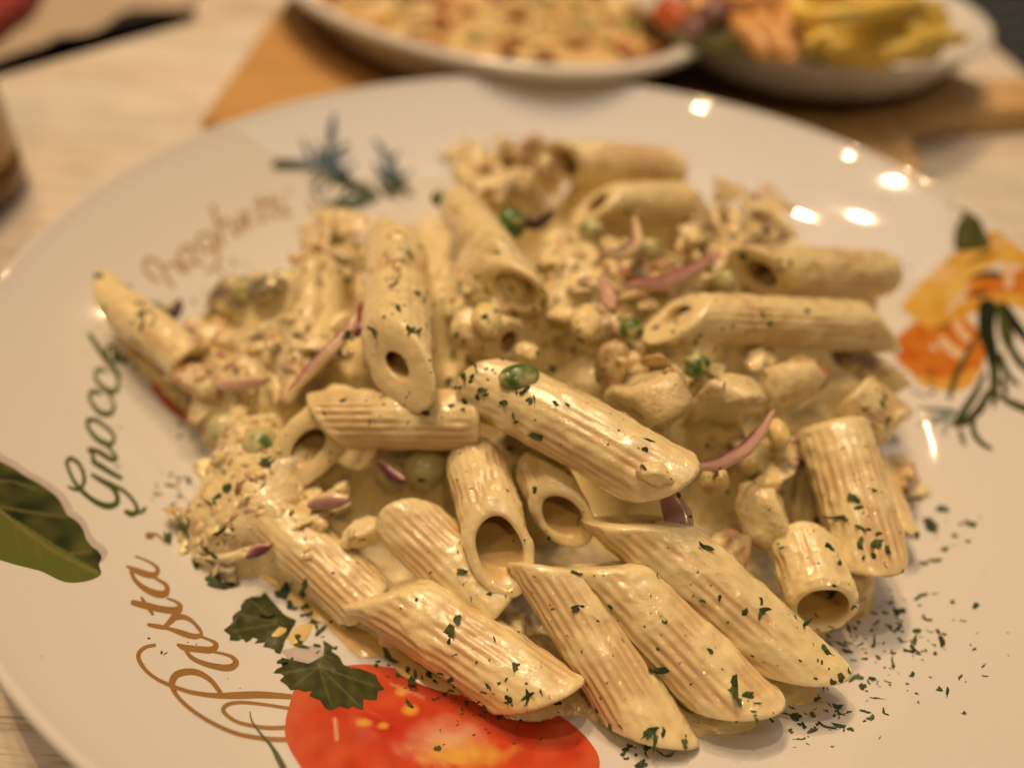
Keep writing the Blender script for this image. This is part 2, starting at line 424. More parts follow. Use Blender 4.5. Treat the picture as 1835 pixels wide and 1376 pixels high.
# bowl with fries and salad
bc = (.112, .223); br = .078
prof = [(0, .0125), (.58, .0125), (.65, .0135), (.82, .0215), (.94, .032), (1.0, .0372), (1.004, .0384), (.99, .0388), (.92, .0362), (.74, .0255), (.54, .0175), (0, .0165)]
V, Fs = oval(prof, bc, br, br*.96, .3)
tag(mesh_obj('bowl', V, Fs, M_CERAM), 'white round bowl of fries and salad behind the plate', 'bowl')
M_FRY = mat_plain('fried_potato', (.88, .60, .09), (.90, .72, .20), 120, .4, .0006, .2)
def sausage(pts, rad, sq=4.0, n=12, m=10):
    """bent bar with rounded square section; pts world, rad metres"""
    C = spline(pts, m); T = np.gradient(C, axis=0); T /= np.linalg.norm(T, axis=1)[:, None]
    ref = np.array([0, 0, 1.]); S = np.cross(T, ref); S /= np.linalg.norm(S, axis=1)[:, None] + 1e-9; U = np.cross(S, T)
    t = np.linspace(0, 2*math.pi, n, endpoint=False)
    cs, sn = np.cos(t), np.sin(t); k = (abs(cs)**sq + abs(sn)**sq)**(-1/sq)
    ln = len(C); e = np.linspace(0, 1, ln); prof = np.clip(np.minimum(e, 1 - e)*9, 0, 1)**.45*.97 + .03
    V = C[:, None, :] + rad*prof[:, None, None]*((k*cs)[None, :, None]*S[:, None, :] + (k*sn)[None, :, None]*U[:, None, :])
    V = V.reshape(-1, 3); F = grid_faces(ln, n, wrapm=True).tolist()
    F.append(list(range(n))[::-1]); F.append(list(range((ln-1)*n, ln*n)))
    return V, F
fries = [((1420, 40), (1500, 44), (1660, 16), .056, .060), ((1400, 20), (1460, 60), (1520, 90), .050, .046), ((1460, 85), (1560, 74), (1620, 112), .050, .042), ((1480, 64), (1590, 72), (1738, 84), .048, .046),
         ((1440, 5), (1540, 18), (1640, 4), .056, .060), ((1500, 108), (1600, 104), (1690, 102), .043, .041), ((1430, 104), (1470, 95), (1520, 124), .045, .041), ((1450, 30), (1480, -20), (1540, -60), .054, .054),
         ((1530, 62), (1610, 48), (1700, 58), .053, .048), ((1560, 122), (1620, 100), (1700, 70), .044, .046), ((1400, -10), (1430, 40), (1450, 90), .054, .045), ((1520, 20), (1600, 35), (1690, 34), .058, .05), ((1470, 110), (1540, 118), (1600, 124), .041, .040), ((1480, 30), (1540, 66), (1590, 100), .052, .045), ((1580, 20), (1630, 70), (1650, 116), .054, .042), ((1450, 70), (1500, 100), (1570, 96), .047, .043)]
FRYL = ['long pale fry lying across the top of the heap', 'fry sloping down beside the orange meat strips', 'golden fry low in the middle of the heap', 'long fry pointing right over the bare inside of the bowl', 'topmost fry level with the upper edge of the photo', 'lowest fry along the front rim of the bowl', 'short fry at the lower left of the heap',
        'fry running up out of the photo', 'bright yellow fry under the long pale one', 'golden fry crossing the lower right of the heap', 'fry standing steeply at the left end of the heap', 'fry just below the topmost one', 'fry lying flat along the front rim beside the lowest one', 'fry slanting down through the middle of the heap', 'fry hanging down over the right part of the rim', 'short fry peeping out under the left fries']
for k, (a, b, c, z0, z1) in enumerate(fries):
    V, F = sausage([at(a[0], a[1] - 13, z0), at(b[0], b[1] - 13, (z0 + z1)/2 + .003), at(c[0], c[1] - 13, z1)], .0031 + .0006*(k % 3), 4)
    V = V + .0006*np.stack([nz(V, 150, k), nz(V, 150, k + 9), nz(V, 150, k + 19)], 1)
    tag(mesh_obj('french_fry', V, F, M_FRY), FRYL[k], 'fry', 'french fries heaped in the white bowl')
M_SALAD = mat_plain('salad_leaf_green', (.20, .27, .06), (.50, .52, .26), 60, .35)
M_DRESS = mat_plain('orange_dressing_strip', (.72, .36, .12), (.78, .46, .18), 80, .3, .0008, .2)
M_CABB = mat_plain('red_cabbage', (.16, .05, .06), (.40, .25, .24), 120, .35)
M_TOMA = mat_plain('tomato_piece_red', (.50, .09, .03), (.62, .18, .07), 100, .25)
for k, (a, b, c, z, rad, mt, nm, lb) in enumerate([
    ((1315, 0), (1335, 55), (1385, 105), .050, .0036, M_DRESS, 'meat_strip', 'long strip of meat under orange sauce reaching down to the front rim'),
    ((1350, 0), (1370, 50), (1425, 112), .052, .0040, M_DRESS, 'meat_strip', 'strip of meat under orange sauce second from the fries'),
    ((1395, 0), (1405, 45), (1440, 80), .052, .0036, M_DRESS, 'meat_strip', 'strip of meat under orange sauce touching the fries'),
    ((1300, -20), (1345, 8), (1410, 12), .056, .0050, M_DRESS, 'meat_strip', 'topmost strip of meat under orange sauce at the frame edge'),
    ((1235, -30), (1250, 0), (1255, 35), .050, .0048, M_DRESS, 'meat_strip', 'orange strip beside the red tomato piece in the bowl'),
    ((1222, 44), (1262, 54), (1312, 44), .044, .0034, M_CABB, 'cabbage_shred', 'dark purple cabbage shred at the left of the salad'),
    ((1265, 18), (1290, 30), (1320, 22), .050, .0042, M_CABB, 'cabbage_shred', 'pinkish cabbage shred between two orange strips'),
    ((1270, 44), (1300, 38), (1318, 56), .046, .0030, M_CABB, 'cabbage_shred', 'short purple cabbage shred left of the longest orange strip'),
    ((1340, 85), (1365, 70), (1380, 92), .045, .0026, M_CABB, 'cabbage_shred', 'purple shred caught between the orange strips'),
    ((1215, 58), (1280, 74), (1330, 90), .041, .0036, M_SALAD, 'salad_leaf', 'pale green salad shred along the left rim of the bowl'),
    ((1290, 74), (1330, 78), (1370, 98), .042, .0042, M_SALAD, 'salad_leaf', 'green salad shred under the orange strips'),
    ((1430, 88), (1450, 98), (1480, 112), .041, .0036, M_SALAD, 'salad_leaf', 'green salad shred between the orange strips and the fries'),
    ((1225, 30), (1300, 60), (1400, 84), .036, .0100, M_SALAD, 'salad_leaf', 'broad pale salad leaf beneath the orange strips'),
    ((1240, -10), (1330, 10), (1420, 40), .038, .0110, M_SALAD, 'salad_leaf', 'broad salad leaf under the topmost orange strip')]):
    V, F = sausage([at(*a, z), at(*b, z), at(*c, z - .004)], rad, 3)
    V = V + .0012*np.stack([nz(V, 110, k), nz(V, 110, k + 9), nz(V, 110, k + 19)], 1)
    tag(mesh_obj(nm, V, F, mt), lb, 'meat' if nm == 'meat_strip' else 'salad')
lump('tomato_piece', at(1200, 20, .044), .0075, 3, M_TOMA, 'red tomato piece at the left end of the salad bowl', 'tomato')

# dark ribbed bench beyond the table
M_BENCH = mat_plain('dark_ribbed_fabric', (.045, .055, .060), (.085, .095, .10), 90, .8)
M_BENCHB = mat_plain('dark_bench_base', (.008, .009, .010), (.016, .017, .018), 60, .8)
bn = empty('bench', (.62, .55, -.35), 'dark grey ribbed bench seat beyond the table edge', 'bench')
out = np.array([td[1], -td[0]])
o0 = te1 + out*.02 - td*.35
V, Fs = box_prism([tuple(o0), tuple(o0 + out*.6), tuple(o0 + out*.6 + td*1.1), tuple(o0 + td*1.1)], -.16, -.12, .004)
mesh_obj('seat_cushion', V, Fs, M_BENCHB, bn, smooth=False)
for k in range(26):
    # ribs run away from the table edge
    s = o0 + td*(.02 + k*.042)
    a = np.array([*(s + out*.004), -.119]); c = np.array([*(s + out*.59 + td*.12), -.119])
    V, F = sausage([a, (a + c)/2, c], .011, 2.2)
    mesh_obj('rib', V, F, M_BENCH, bn)
# glass at the left edge
M_AMBER = mat_plain('amber_ribbed_glass', (.40, .22, .06), (.58, .37, .14), 1.0, .2, 0, .3, 'Object', (25, 25, 160))
M_AMBERB = mat_plain('amber_glass_foot', (.16, .075, .022), (.26, .14, .045), 60, .15)
gc = at(50, 350, 0)[:2] + np.array([-.037, -.006])
gl = empty('tumbler', (gc[0], gc[1], .0005), 'amber brown tumbler cut off by the left edge', 'glass')
V, Fs = lathe([(0, .013), (.0362, .013), (.0372, .016), (.0385, .06), (.040, .12), (.0385, .12), (.037, .06), (.0355, .02), (0, .02)], 64, gc)
mesh_obj('wall', V, Fs, M_AMBER, gl)
V, Fs = lathe([(0, .0005), (.0340, .0005), (.0362, .002), (.0368, .0128), (0, .0129)], 64, gc)
mesh_obj('foot', V, Fs, M_AMBERB, gl)
# cloth bag with a black wavy trim, and the red cloth on it
M_CLOTH = mat_plain('cream_cloth', (.42, .33, .235), (.50, .40, .29), 40, .85, .0006)
M_BLACK = mat_plain('black_trim', (.012, .010, .010), (.028, .022, .022), 60, .6, .001)
M_REDC = mat_plain('dark_red_cloth', (.22, .018, .018), (.30, .03, .025), 60, .6, .0006)
bag = empty('cloth_bag', (-.26, .30, 0), 'cream cloth bag with wavy black trim at top left', 'bag')
low = [at(x, y, .002)[:2] for x, y in ((-120, 160), (0, 118), (60, 96), (150, 76), (240, 48), (340, 26))]
top = [at(x, y, .0045)[:2] for x, y in ((348, 20), (300, 18), (240, 17), (214, 24), (196, 42), (172, 56), (158, 62), (104, 64), (86, 76), (70, 88), (44, 92), (0, 108), (-120, 150))]
V, Fs = box_prism([tuple(p) for p in low] + [tuple(p) for p in top], .0005, .0046, .0004)
mesh_obj('wavy_trim', V, Fs, M_BLACK, bag, smooth=False)
bp = [tuple(p + np.array([-.001, -.003])) for p in top[::-1]] + [tuple(at(360, -60, .004)[:2]), tuple(at(300, -200, .004)[:2]), tuple(at(-300, -150, .004)[:2])]
V, Fs = box_prism(bp, .0007, .0042, .0006)
mesh_obj('body', V, Fs, M_CLOTH, bag, smooth=False)
rp = arc_poly([at(x, y, .014)[:2] for x, y in ((-140, 130), (-30, 50), (10, 20), (50, -10), (60, -60), (-60, -90), (-200, -20), (-140, 130))], 6)
V, Fs = box_prism(rp, .0045, .015, .003)
tag(mesh_obj('folded_napkin', V, Fs, M_REDC, smooth=False), 'dark red folded cloth on the cream bag in the top left corner', 'napkin')

# ------------------------------------------------------------------ the plate and its print
rs = np.linspace(0, .1385, 60)
prof = [(max(r, 1e-5), float(plate_z(r))) for r in rs] + [(.1389, .0299), (.1394, .0303), (.1400, .0305), (.1406, .0303), (.1410, .0297), (.1409, .0288), (.1400, .0277), (.132, .0232), (.118, .0155), (.102, .0070), (.092, .0032), (.088, .0012), (.084, .0006), (.080, .0012), (.078, .0022), (1e-5, .0022)]
V, Fs = lathe(prof, 256)
def mat_plate():
    m, nt, b = newmat('glazed_porcelain')
    n = noise_tex(nt, 12, 3)
    L(nt, mixc(nt, n.outputs[0], (.715, .685, .635), (.74, .71, .665)), b.inputs['Base Color'])
    b.inputs['Roughness'].default_value = .08; b.inputs['IOR'].default_value = 1.5
    sm = noise_tex(nt, 60, 4, .6)
    r = ramp(nt, sm.outputs[0], [(.45, (.03, .03, .03)), (.7, (.06, .06, .06))]); L(nt, r.outputs[0], b.inputs['Roughness'])
    return m
plate = mesh_obj('plate', V, Fs, mat_plate(), recentre=False)
plate['base'] = (0., 0., 0.)
tag(plate, 'large white pasta plate with printed lettering, herbs and tomato', 'plate')

def decal(name, poly, colf, lift, step=7.0, label=None):
    """flat print on the glaze: outline in photo pixels laid onto the plate's surface"""
    P = np.asarray(poly, float)
    x0, y0 = P.min(0); x1, y1 = P.max(0)
    gx, gy = np.meshgrid(np.arange(x0 + step/2, x1, step), np.arange(y0 + step/2, y1, step))
    g = np.stack([gx.ravel(), gy.ravel()], 1) + rng.uniform(-.2, .2, (gx.size, 2))*step
    # inside test and distance from the outline
    ins = np.zeros(len(g), bool); Q = np.roll(P, -1, 0); dmin = np.full(len(g), 1e9)
    for a, b in zip(P, Q):
        c = ((a[1] > g[:, 1]) != (b[1] > g[:, 1]))
        with np.errstate(divide='ignore', invalid='ignore'):
            xs = (b[0] - a[0])*(g[:, 1] - a[1])/(b[1] - a[1]) + a[0]
        ins ^= c & (g[:, 0] < xs)
        ab = b - a; t = np.clip(((g - a) @ ab)/(ab @ ab + 1e-9), 0, 1)
        dmin = np.minimum(dmin, np.linalg.norm(g - a - t[:, None]*ab, axis=1))
    g = g[ins & (dmin > step*.45)]
    allp = np.vstack([P, g]); n = len(P)
    v, e, f, *_ = delaunay_2d_cdt([Vector(p) for p in allp], [(i, (i + 1) % n) for i in range(n)], [], 1, 1e-4)
    v = np.array([q[:] for q in v])
    W = np.array([at_plate(a, b, 0) for a, b in v]); W[:, 2] += lift
    fl = [list(t) for t in f]
    nrm = sum(np.cross(W[t[1]] - W[t[0]], W[t[2]] - W[t[0]])[2] for t in fl[:50])
    if nrm < 0: fl = [t[::-1] for t in fl]
    col = np.clip(np.array([colf(a, b) for a, b in v]), 0.002, .9)
    o = mesh_obj(name, W, fl, M_PRINT, plate, attrs={'Col': col})
    if label: o['label'] = label
    return o
class Ribbons:
    """strokes of lettering, each a ribbon of changing width"""
    def __init__(s): s.V = []; s.F = []; s.C = []
    def stroke(s, pts, wid, col, lift, n=10, org=(0, 0), k=1.0, tipped=True):
        p = np.asarray(pts, float)*k + np.asarray(org, float)
        wd = np.asarray(wid if hasattr(wid, '__len__') else [wid]*len(p), float)
        if len(wd) != len(p): wd = np.interp(np.linspace(0, 1, len(p)), np.linspace(0, 1, len(wd)), wd)
        C = spline(np.concatenate([p, (wd*k)[:, None]], 1), n)
        T = np.gradient(C[:, :2], axis=0); T /= np.linalg.norm(T, axis=1)[:, None] + 1e-9
        Nn = np.stack([-T[:, 1], T[:, 0]], 1); hw = np.maximum(C[:, 2], .8)[:, None]/2
        b0 = len(s.V)
        # round caps
        rows = [(c, nn, h[0]) for c, nn, h in zip(C[:, :2], Nn, hw)]
        if tipped:
            h0, h1 = hw[0, 0], hw[-1, 0]
            pre = [(C[0, :2] - T[0]*h0*q, Nn[0], h0*math.sqrt(max(1 - q*q, .02))) for q in (.98, .75, .4)]
            post = [(C[-1, :2] + T[-1]*h1*q, Nn[-1], h1*math.sqrt(max(1 - q*q, .02))) for q in (.4, .75, .98)]
            rows = pre + rows + post
        for c, nn, h in rows:
            for sg in (-1, -.33, .33, 1):
                W = at_plate(*(c + nn*h*sg)); W[2] += lift
                s.V.append(W); s.C.append(col)
        for i in range(len(rows) - 1):
            for j in range(3):
                a = b0 + i*4 + j
                s.F.append([a, a + 4, a + 5, a + 1])
    def build(s, name, label=None):
        V = np.array(s.V); F = []
        for f in s.F:
            n = np.cross(V[f[1]] - V[f[0]], V[f[2]] - V[f[0]])
            F.append(f if n[2] >= 0 else f[::-1])
        o = mesh_obj(name, V, F, M_PRINT, plate, attrs={'Col': np.array(s.C)})
        if label: o['label'] = label
        return o
BROWN = (.33, .18, .06); GREEN = (.075, .105, .030); OCHRE = (.40, .25, .10)
e = .00003
# Pasta,
k2, g2 = .1635, (230, 1120); k1, g1 = .1453, (220, 930)
r = Ribbons()
r.stroke([(285, 218), (190, 240), (120, 300), (118, 380), (190, 490), (300, 580), (430, 645), (560, 695), (720, 740), (950, 770), (1200, 768), (1450, 762), (1780, 782), (1950, 800)], [40, 42, 50, 50, 44, 42, 46, 46, 50, 60, 82, 80, 60, 50], BROWN, e, org=g2, k=k2)
r.stroke([(1005, 730), (900, 600), (760, 520), (620, 512), (520, 550), (482, 620), (490, 690), (540, 780), (650, 890), (800, 1000), (1000, 1110), (1200, 1190), (1400, 1230), (1600, 1250), (1800, 1250), (1950, 1230)], [50, 55, 70, 78, 80, 75, 60, 46, 46, 46, 48, 50, 55, 58, 60, 60], BROWN, e*1.3, org=g2, k=k2)
r.stroke([(1950, 930), (1730, 905), (1500, 870), (1250, 845), (1100, 865), (1040, 920), (1080, 985), (1200, 1060), (1380, 1105), (1550, 1125), (1730, 1120), (1950, 1100)], [38, 38, 38, 40, 46, 48, 44, 42, 46, 50, 50, 50], BROWN, e*1.6, org=g2, k=k2)
r.stroke([(545, 215), (620, 245), (760, 262), (900, 270), (958, 235), (950, 195), (900, 165), (800, 125)], [36, 70, 74, 78, 66, 50, 34, 30], BROWN, e, org=g2, k=k2)
r.stroke([(620, 258), (690, 350), (820, 415), (1000, 460), (1120, 462), (1180, 412), (1140, 350), (1050, 315), (940, 292)], [40, 48, 56, 72, 80, 70, 44, 32, 30], BROWN, e*1.4, org=g2, k=k2)
r.stroke([(225, -5), (350, 18), (440, 36), (560, 75), (680, 115), (770, 120), (800, 80), (740, 12)], [40, 52, 40, 60, 66, 58, 36, 26], BROWN, e*1.6, org=g2, k=k2)
r.stroke([(640, 1215), (740, 1205), (830, 1240), (900, 1300), (955, 1355)], [70, 70, 54, 44, 34], BROWN, e, org=g1, k=k1)
r.stroke([(510, 1330), (580, 1270), (640, 1200), (700, 1110)], [44, 70, 90, 80], BROWN, e*1.9, org=g1, k=k1)
r.stroke([(130, 1030), (300, 1070), (450, 1105), (620, 1125), (705, 1090), (700, 1050), (640, 1010), (555, 978)], [70, 88, 84, 88, 70, 50, 36, 28], BROWN, e*1.4, org=g1, k=k1)
r.stroke([(235, 972), (300, 1070), (368, 1168)], [36, 46, 40], BROWN, e*2.2, org=g1, k=k1)
r.stroke([(58, 585), (180, 640), (320, 688), (405, 680), (432, 620), (380, 560), (290, 510), (160, 458)], [34, 78, 84, 74, 52, 38, 30, 26], BROWN, e, org=g1, k=k1)
r.stroke([(105, 650), (160, 760), (280, 862), (420, 920), (520, 920), (550, 860), (520, 800), (440, 750), (370, 712)], [50, 54, 74, 92, 90, 66, 52, 38, 34], BROWN, e*1.7, org=g1, k=k1)
r.stroke([(320, 205), (345, 208)], [86, 86], BROWN, e*2, org=g1, k=k1)
r.stroke([(340, 190), (410, 190), (480, 240), (520, 310)], [50, 36, 28, 16], BROWN, e*1.2, org=g1, k=k1)
r.build('printed_lettering', 'the word Pasta and a comma in brown script')
# Gnocchi
k3, g3 = .1454, (100, 740); k4, g4 = .1308, (130, 580)
r = Ribbons()
r.stroke([(155, 908), (230, 940), (300, 935), (348, 850), (340, 740), (280, 620), (185, 562), (138, 610), (160, 700), (220, 830), (300, 935), (400, 1030), (520, 1110), (650, 1148), (750, 1110), (752, 1010), (690, 910), (560, 830), (450, 762)], [30, 46, 50, 52, 50, 50, 60, 50, 44, 46, 60, 62, 72, 86, 74, 62, 76, 66, 46], GREEN, e, org=g3, k=k3)
r.stroke([(640, 862), (740, 910), (840, 962), (930, 1050), (1000, 1160), (985, 1228), (930, 1245), (870, 1218)], [60, 56, 48, 46, 50, 66, 76, 60], GREEN, e*1.5, org=g3, k=k3)
r.stroke([(800, 800), (680, 735), (560, 660), (470, 600), (458, 530), (420, 450)], [58, 66, 72, 66, 46, 52], GREEN, e, org=g3, k=k3)
r.stroke([(420, 455), (530, 480), (640, 550), (715, 580), (742, 550), (700, 480), (645, 425)], [72, 66, 70, 66, 50, 40, 38], GREEN, e*1.5, org=g3, k=k3)
r.stroke([(400, 92), (480, 85), (590, 150), (680, 230), (718, 310), (690, 380), (620, 380), (510, 320), (430, 230), (388, 150), (402, 92)], [66, 62, 54, 52, 46, 64, 74, 66, 54, 46, 60], GREEN, e*1.2, org=g3, k=k3)
r.stroke([(370, 955), (290, 930), (240, 970), (240, 1040), (300, 1140), (380, 1220), (480, 1240), (550, 1200), (565, 1110), (510, 980)], [60, 74, 60, 56, 66, 84, 88, 66, 46, 44], GREEN, e, org=g4, k=k4)
r.stroke([(450, 655), (370, 625), (320, 670), (330, 770), (400, 860), (480, 920), (570, 930), (622, 880), (622, 760)], [50, 66, 54, 54, 70, 88, 86, 60, 46], GREEN, e*1.5, org=g4, k=k4)
r.stroke([(235, 150), (330, 300), (430, 440), (540, 590), (632, 725)], [62, 72, 80, 80, 74], GREEN, e*1.2, org=g4, k=k4)
r.stroke([(490, 490), (470, 390), (505, 310), (560, 350), (640, 460), (712, 525), (765, 465)], [50, 46, 52, 64, 68, 62, 36], GREEN, e*1.7, org=g4, k=k4)
r.stroke([(640, 150), (700, 260), (780, 350), (860, 385)], [56, 68, 74, 60], GREEN, e, org=g4, k=k4)
r.build('printed_lettering', 'the word Gnocchi in dark green script')
# Spaghetti
k5, g5 = .1635, (240, 330)
r = Ribbons()
for st, wd in (([(270, 1060), (170, 1000), (112, 900), (150, 825), (240, 845), (310, 925), (370, 1040), (430, 1130)], 42), ([(360, 905), (420, 868), (490, 920), (520, 960), (560, 920), (480, 820)], 40),
               ([(640, 700), (560, 680), (510, 740), (500, 820), (560, 900), (620, 880)], 42), ([(600, 690), (650, 800), (700, 880), (740, 860)], 46),
               ([(880, 640), (850, 560), (770, 545), (705, 610), (715, 700), (790, 735), (870, 690), (885, 610)], 46), ([(885, 600), (915, 740), (925, 840), (880, 920), (800, 960)], 42),
               ([(860, 250), (920, 450), (975, 660)], 46), ([(935, 470), (1000, 405), (1060, 430), (1085, 500), (1115, 555), (1160, 530)], 44),
               ([(1150, 440), (1230, 400), (1260, 330), (1200, 320), (1150, 400), (1190, 475), (1300, 440)], 42),
               ([(1375, 150), (1385, 280), (1400, 400), (1440, 390)], 46), ([(1500, 140), (1515, 260), (1535, 350), (1580, 340)], 46), ([(1320, 220), (1450, 205), (1600, 195)], 34),
               ([(1630, 215), (1645, 290), (1670, 345), (1710, 320)], 44), ([(1675, 92), (1690, 92)], 44)):
    r.stroke(st, wd, OCHRE, e*(1 + .15*(len(st) % 5)), org=g5, k=k5)
r.stroke([(555, 362), (562, 372), (558, 382)], [8, 7, 3], OCHRE, e)
r.build('printed_lettering', 'the word Spaghetti in ochre script')

def seg_dist(x, y, pl):
    d = 1e9
    for (ax, ay), (bx, by) in zip(pl[:-1], pl[1:]):
        vx, vy = bx - ax, by - ay; t = max(0, min(1, ((x - ax)*vx + (y - ay)*vy)/(vx*vx + vy*vy)))
        d = min(d, math.hypot(x - ax - t*vx, y - ay - t*vy))
    return d
def mixv(a, b, t):
    t = max(0, min(1, t)); return tuple(p + (q - p)*t for p, q in zip(a, b))
def n2(x, y, s, seed=0.): return mnoise.noise(Vector((x/s, y/s, seed)))
# basil leaf and the soft shadow printed with it
def bz(x, y): return (x*.189, 800 + y*.189)
out_basil = [bz(*p) for p in ((-260, -60), (-120, 60), (0, 140), (120, 200), (240, 280), (370, 350), (470, 420), (550, 490), (600, 570), (640, 650), (720, 700), (780, 770), (820, 880), (870, 945), (930, 990), (965, 1050), (940, 1120), (960, 1205), (900, 1250), (800, 1280), (680, 1290), (590, 1275), (500, 1235), (400, 1185), (290, 1155), (150, 1120), (0, 1075), (-200, 1010))]
mid = [bz(*p) for p in ((-200, 480), (0, 600), (150, 730), (320, 860), (480, 970), (640, 1060), (780, 1130), (930, 1200))]
veins = [[bz(*p) for p in q] for q in (((0, 570), (200, 610), (400, 640), (620, 665)), ((330, 870), (350, 960), (380, 1060)), ((600, 1030), (720, 1010), (860, 995)), ((150, 720), (150, 830), (190, 960)), ((-60, 330), (120, 330), (330, 400)))]
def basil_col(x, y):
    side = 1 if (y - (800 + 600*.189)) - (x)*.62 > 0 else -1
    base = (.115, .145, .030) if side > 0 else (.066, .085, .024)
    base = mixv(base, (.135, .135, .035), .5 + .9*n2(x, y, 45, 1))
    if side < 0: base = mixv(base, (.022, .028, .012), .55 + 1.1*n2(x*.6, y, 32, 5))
    d = seg_dist(x, y, mid)
    base = mixv((.20, .19, .065), base, d/5)
    if 3 < d < 8 and side < 0: base = mixv(base, (.03, .036, .012), .6)
    for v in veins: base = mixv((.16, .15, .05), base, .15 + seg_dist(x, y, v)/5.5)
    return base
decal('printed_shadow', [(x + 10 + 2*math.sin(i), y - 8) for i, (x, y) in enumerate(out_basil[:17])] + [(x - 10, y + 4) for x, y in out_basil[16::-1]], lambda x, y: (.54, .47, .43), e*.8, 9)
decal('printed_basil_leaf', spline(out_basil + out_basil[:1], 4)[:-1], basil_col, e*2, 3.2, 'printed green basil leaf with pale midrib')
# tomato slice
tc_ = (790, 1330)
out_tom = spline([(526, 1238), (512, 1290), (514, 1330), (540, 1376), (570, 1420), (700, 1470), (900, 1470), (1040, 1440), (1074, 1376), (1058, 1330), (1000, 1280), (900, 1235), (840, 1215), (770, 1205), (700, 1196), (655, 1190), (600, 1196), (560, 1212), (526, 1238)], 5)[:-1]
seeds = [(652, 1295, 17, 9), (687, 1300, 12, 7), (735, 1272, 18, 12), (720, 1240, 14, 9)]
def tom_col(x, y):
    base = (.62, .068, .024)
    dx, dy = (x - tc_[0])/270, (y - tc_[1])/135
    q = math.hypot(dx, dy)
    base = mixv(base, (.66, .13, .05), .3 + .8*n2(x, y, 60, 2))
    base = mixv(base, (.50, .05, .018), .2 + .9*n2(x, y, 38, 8))
    # pale core and yellow pulp toward the right, red gel chamber with seeds at left
    c = math.hypot((x - 800)/75, (y - 1325)/40); base = mixv((.74, .42, .26), base, c - .15 + .4*n2(x, y, 30, 3))
    c = math.hypot((x - 830)/90, (y - 1350)/26); base = mixv((.76, .42, .075), base, c - .2 + .5*n2(x, y, 25, 4))
    g = math.hypot((x - 690)/85, (y - 1305)/45); base = mixv((.52, .035, .014), base, g*1.2 - .2)
    for sx, sy, a, b in seeds: base = mixv((.78, .40, .07), base, math.hypot((x - sx)/a, (y - sy)/b)**2*.9)
    base = mixv((.80, .46, .30), base, seg_dist(x, y, [(600, 1288), (604, 1325)])/5)
    base = mixv((.75, .40, .25), base, seg_dist(x, y, [(700, 1225), (760, 1250)])/6 + .3)
    return mixv(base, (.60, .12, .05), (q - .9)*5)
decal('printed_tomato', out_tom, tom_col, e*3, 4, 'printed red tomato slice with yellow seeds')
decal('printed_tomato', spline([(276, 652), (270, 690), (285, 715), (310, 740), (345, 758), (380, 740), (380, 700), (330, 670), (300, 650), (276, 652)], 4)[:-1], lambda x, y: mixv((.56, .09, .05), (.62, .17, .10), .5 + n2(x, y, 20)), e*2, 7, 'printed red tomato edge peeping from under the heap')
# parsley leaves
def pz(x, y): return (390 + x*.1817, 1040 + y*.1817)
par1 = [pz(*p) for p in ((470, 110), (520, 180), (590, 260), (650, 330), (720, 370), (775, 390), (760, 440), (730, 480), (700, 540), (660, 600), (650, 650), (620, 725), (570, 710), (560, 680), (500, 660), (450, 655), (470, 610), (365, 620), (400, 580), (350, 560), (320, 590), (280, 612), (250, 575), (200, 595), (120, 590), (125, 540), (60, 490), (110, 450), (150, 410), (145, 360), (180, 320), (230, 290), (230, 250), (270, 190), (340, 160), (420, 160))]
par2 = [pz(*p) for p in ((1040, 590), (1090, 620), (1140, 655), (1125, 700), (1200, 750), (1240, 830), (1310, 860), (1400, 870), (1480, 900), (1560, 930), (1590, 1000), (1650, 1075), (1580, 1090), (1570, 1180), (1510, 1180), (1440, 1170), (1435, 1280), (1390, 1265), (1330, 1240), (1290, 1270), (1200, 1240), (1120, 1285), (1060, 1260), (1010, 1180), (960, 1165), (905, 1140), (930, 1090), (850, 1095), (790, 1075), (720, 1080), (680, 1030), (615, 985), (660, 940), (620, 915), (550, 912), (590, 870), (640, 850), (620, 800), (630, 760), (700, 775), (800, 800), (900, 820), (980, 780), (1040, 740), (1050, 660))]
def par_col(c, ends):
    def f(x, y):
        b = mixv((.070, .082, .024), (.038, .046, .018), .45 + .9*n2(x, y, 16, 6))
        for q in ends: b = mixv((.15, .155, .07), b, .2 + seg_dist(x, y, [c, q])/3.4)
        return b
    return f
decal('printed_parsley', par1, par_col(pz(620, 420), [pz(330, 200), pz(200, 330), pz(160, 500), pz(560, 620)]), e*4, 3, 'printed green parsley leaflet near the word Pasta')
decal('printed_shadow', [pz(*p) for p in ((620, 690), (760, 660), (900, 640), (1030, 640), (1040, 730), (980, 775), (900, 812), (800, 795), (690, 770))], lambda x, y: (.52, .46, .43), e*1.2, 8)
decal('printed_parsley', par2, par_col(pz(1000, 850), [pz(640, 920), pz(760, 1040), pz(1120, 1220), pz(1380, 1220), pz(1540, 1040), pz(1080, 640)]), e*5, 3, 'printed green parsley leaflet over the tomato slice')
# thin stalk near the bottom edge
r = Ribbons(); r.stroke([(448, 1276), (452, 1292), (468, 1315), (486, 1336), (500, 1360), (515, 1390)], [2, 3, 4, 6, 11, 12], (.10, .12, .06), e*6); r.build('printed_stalk', 'thin printed green stalk below the word Pasta')
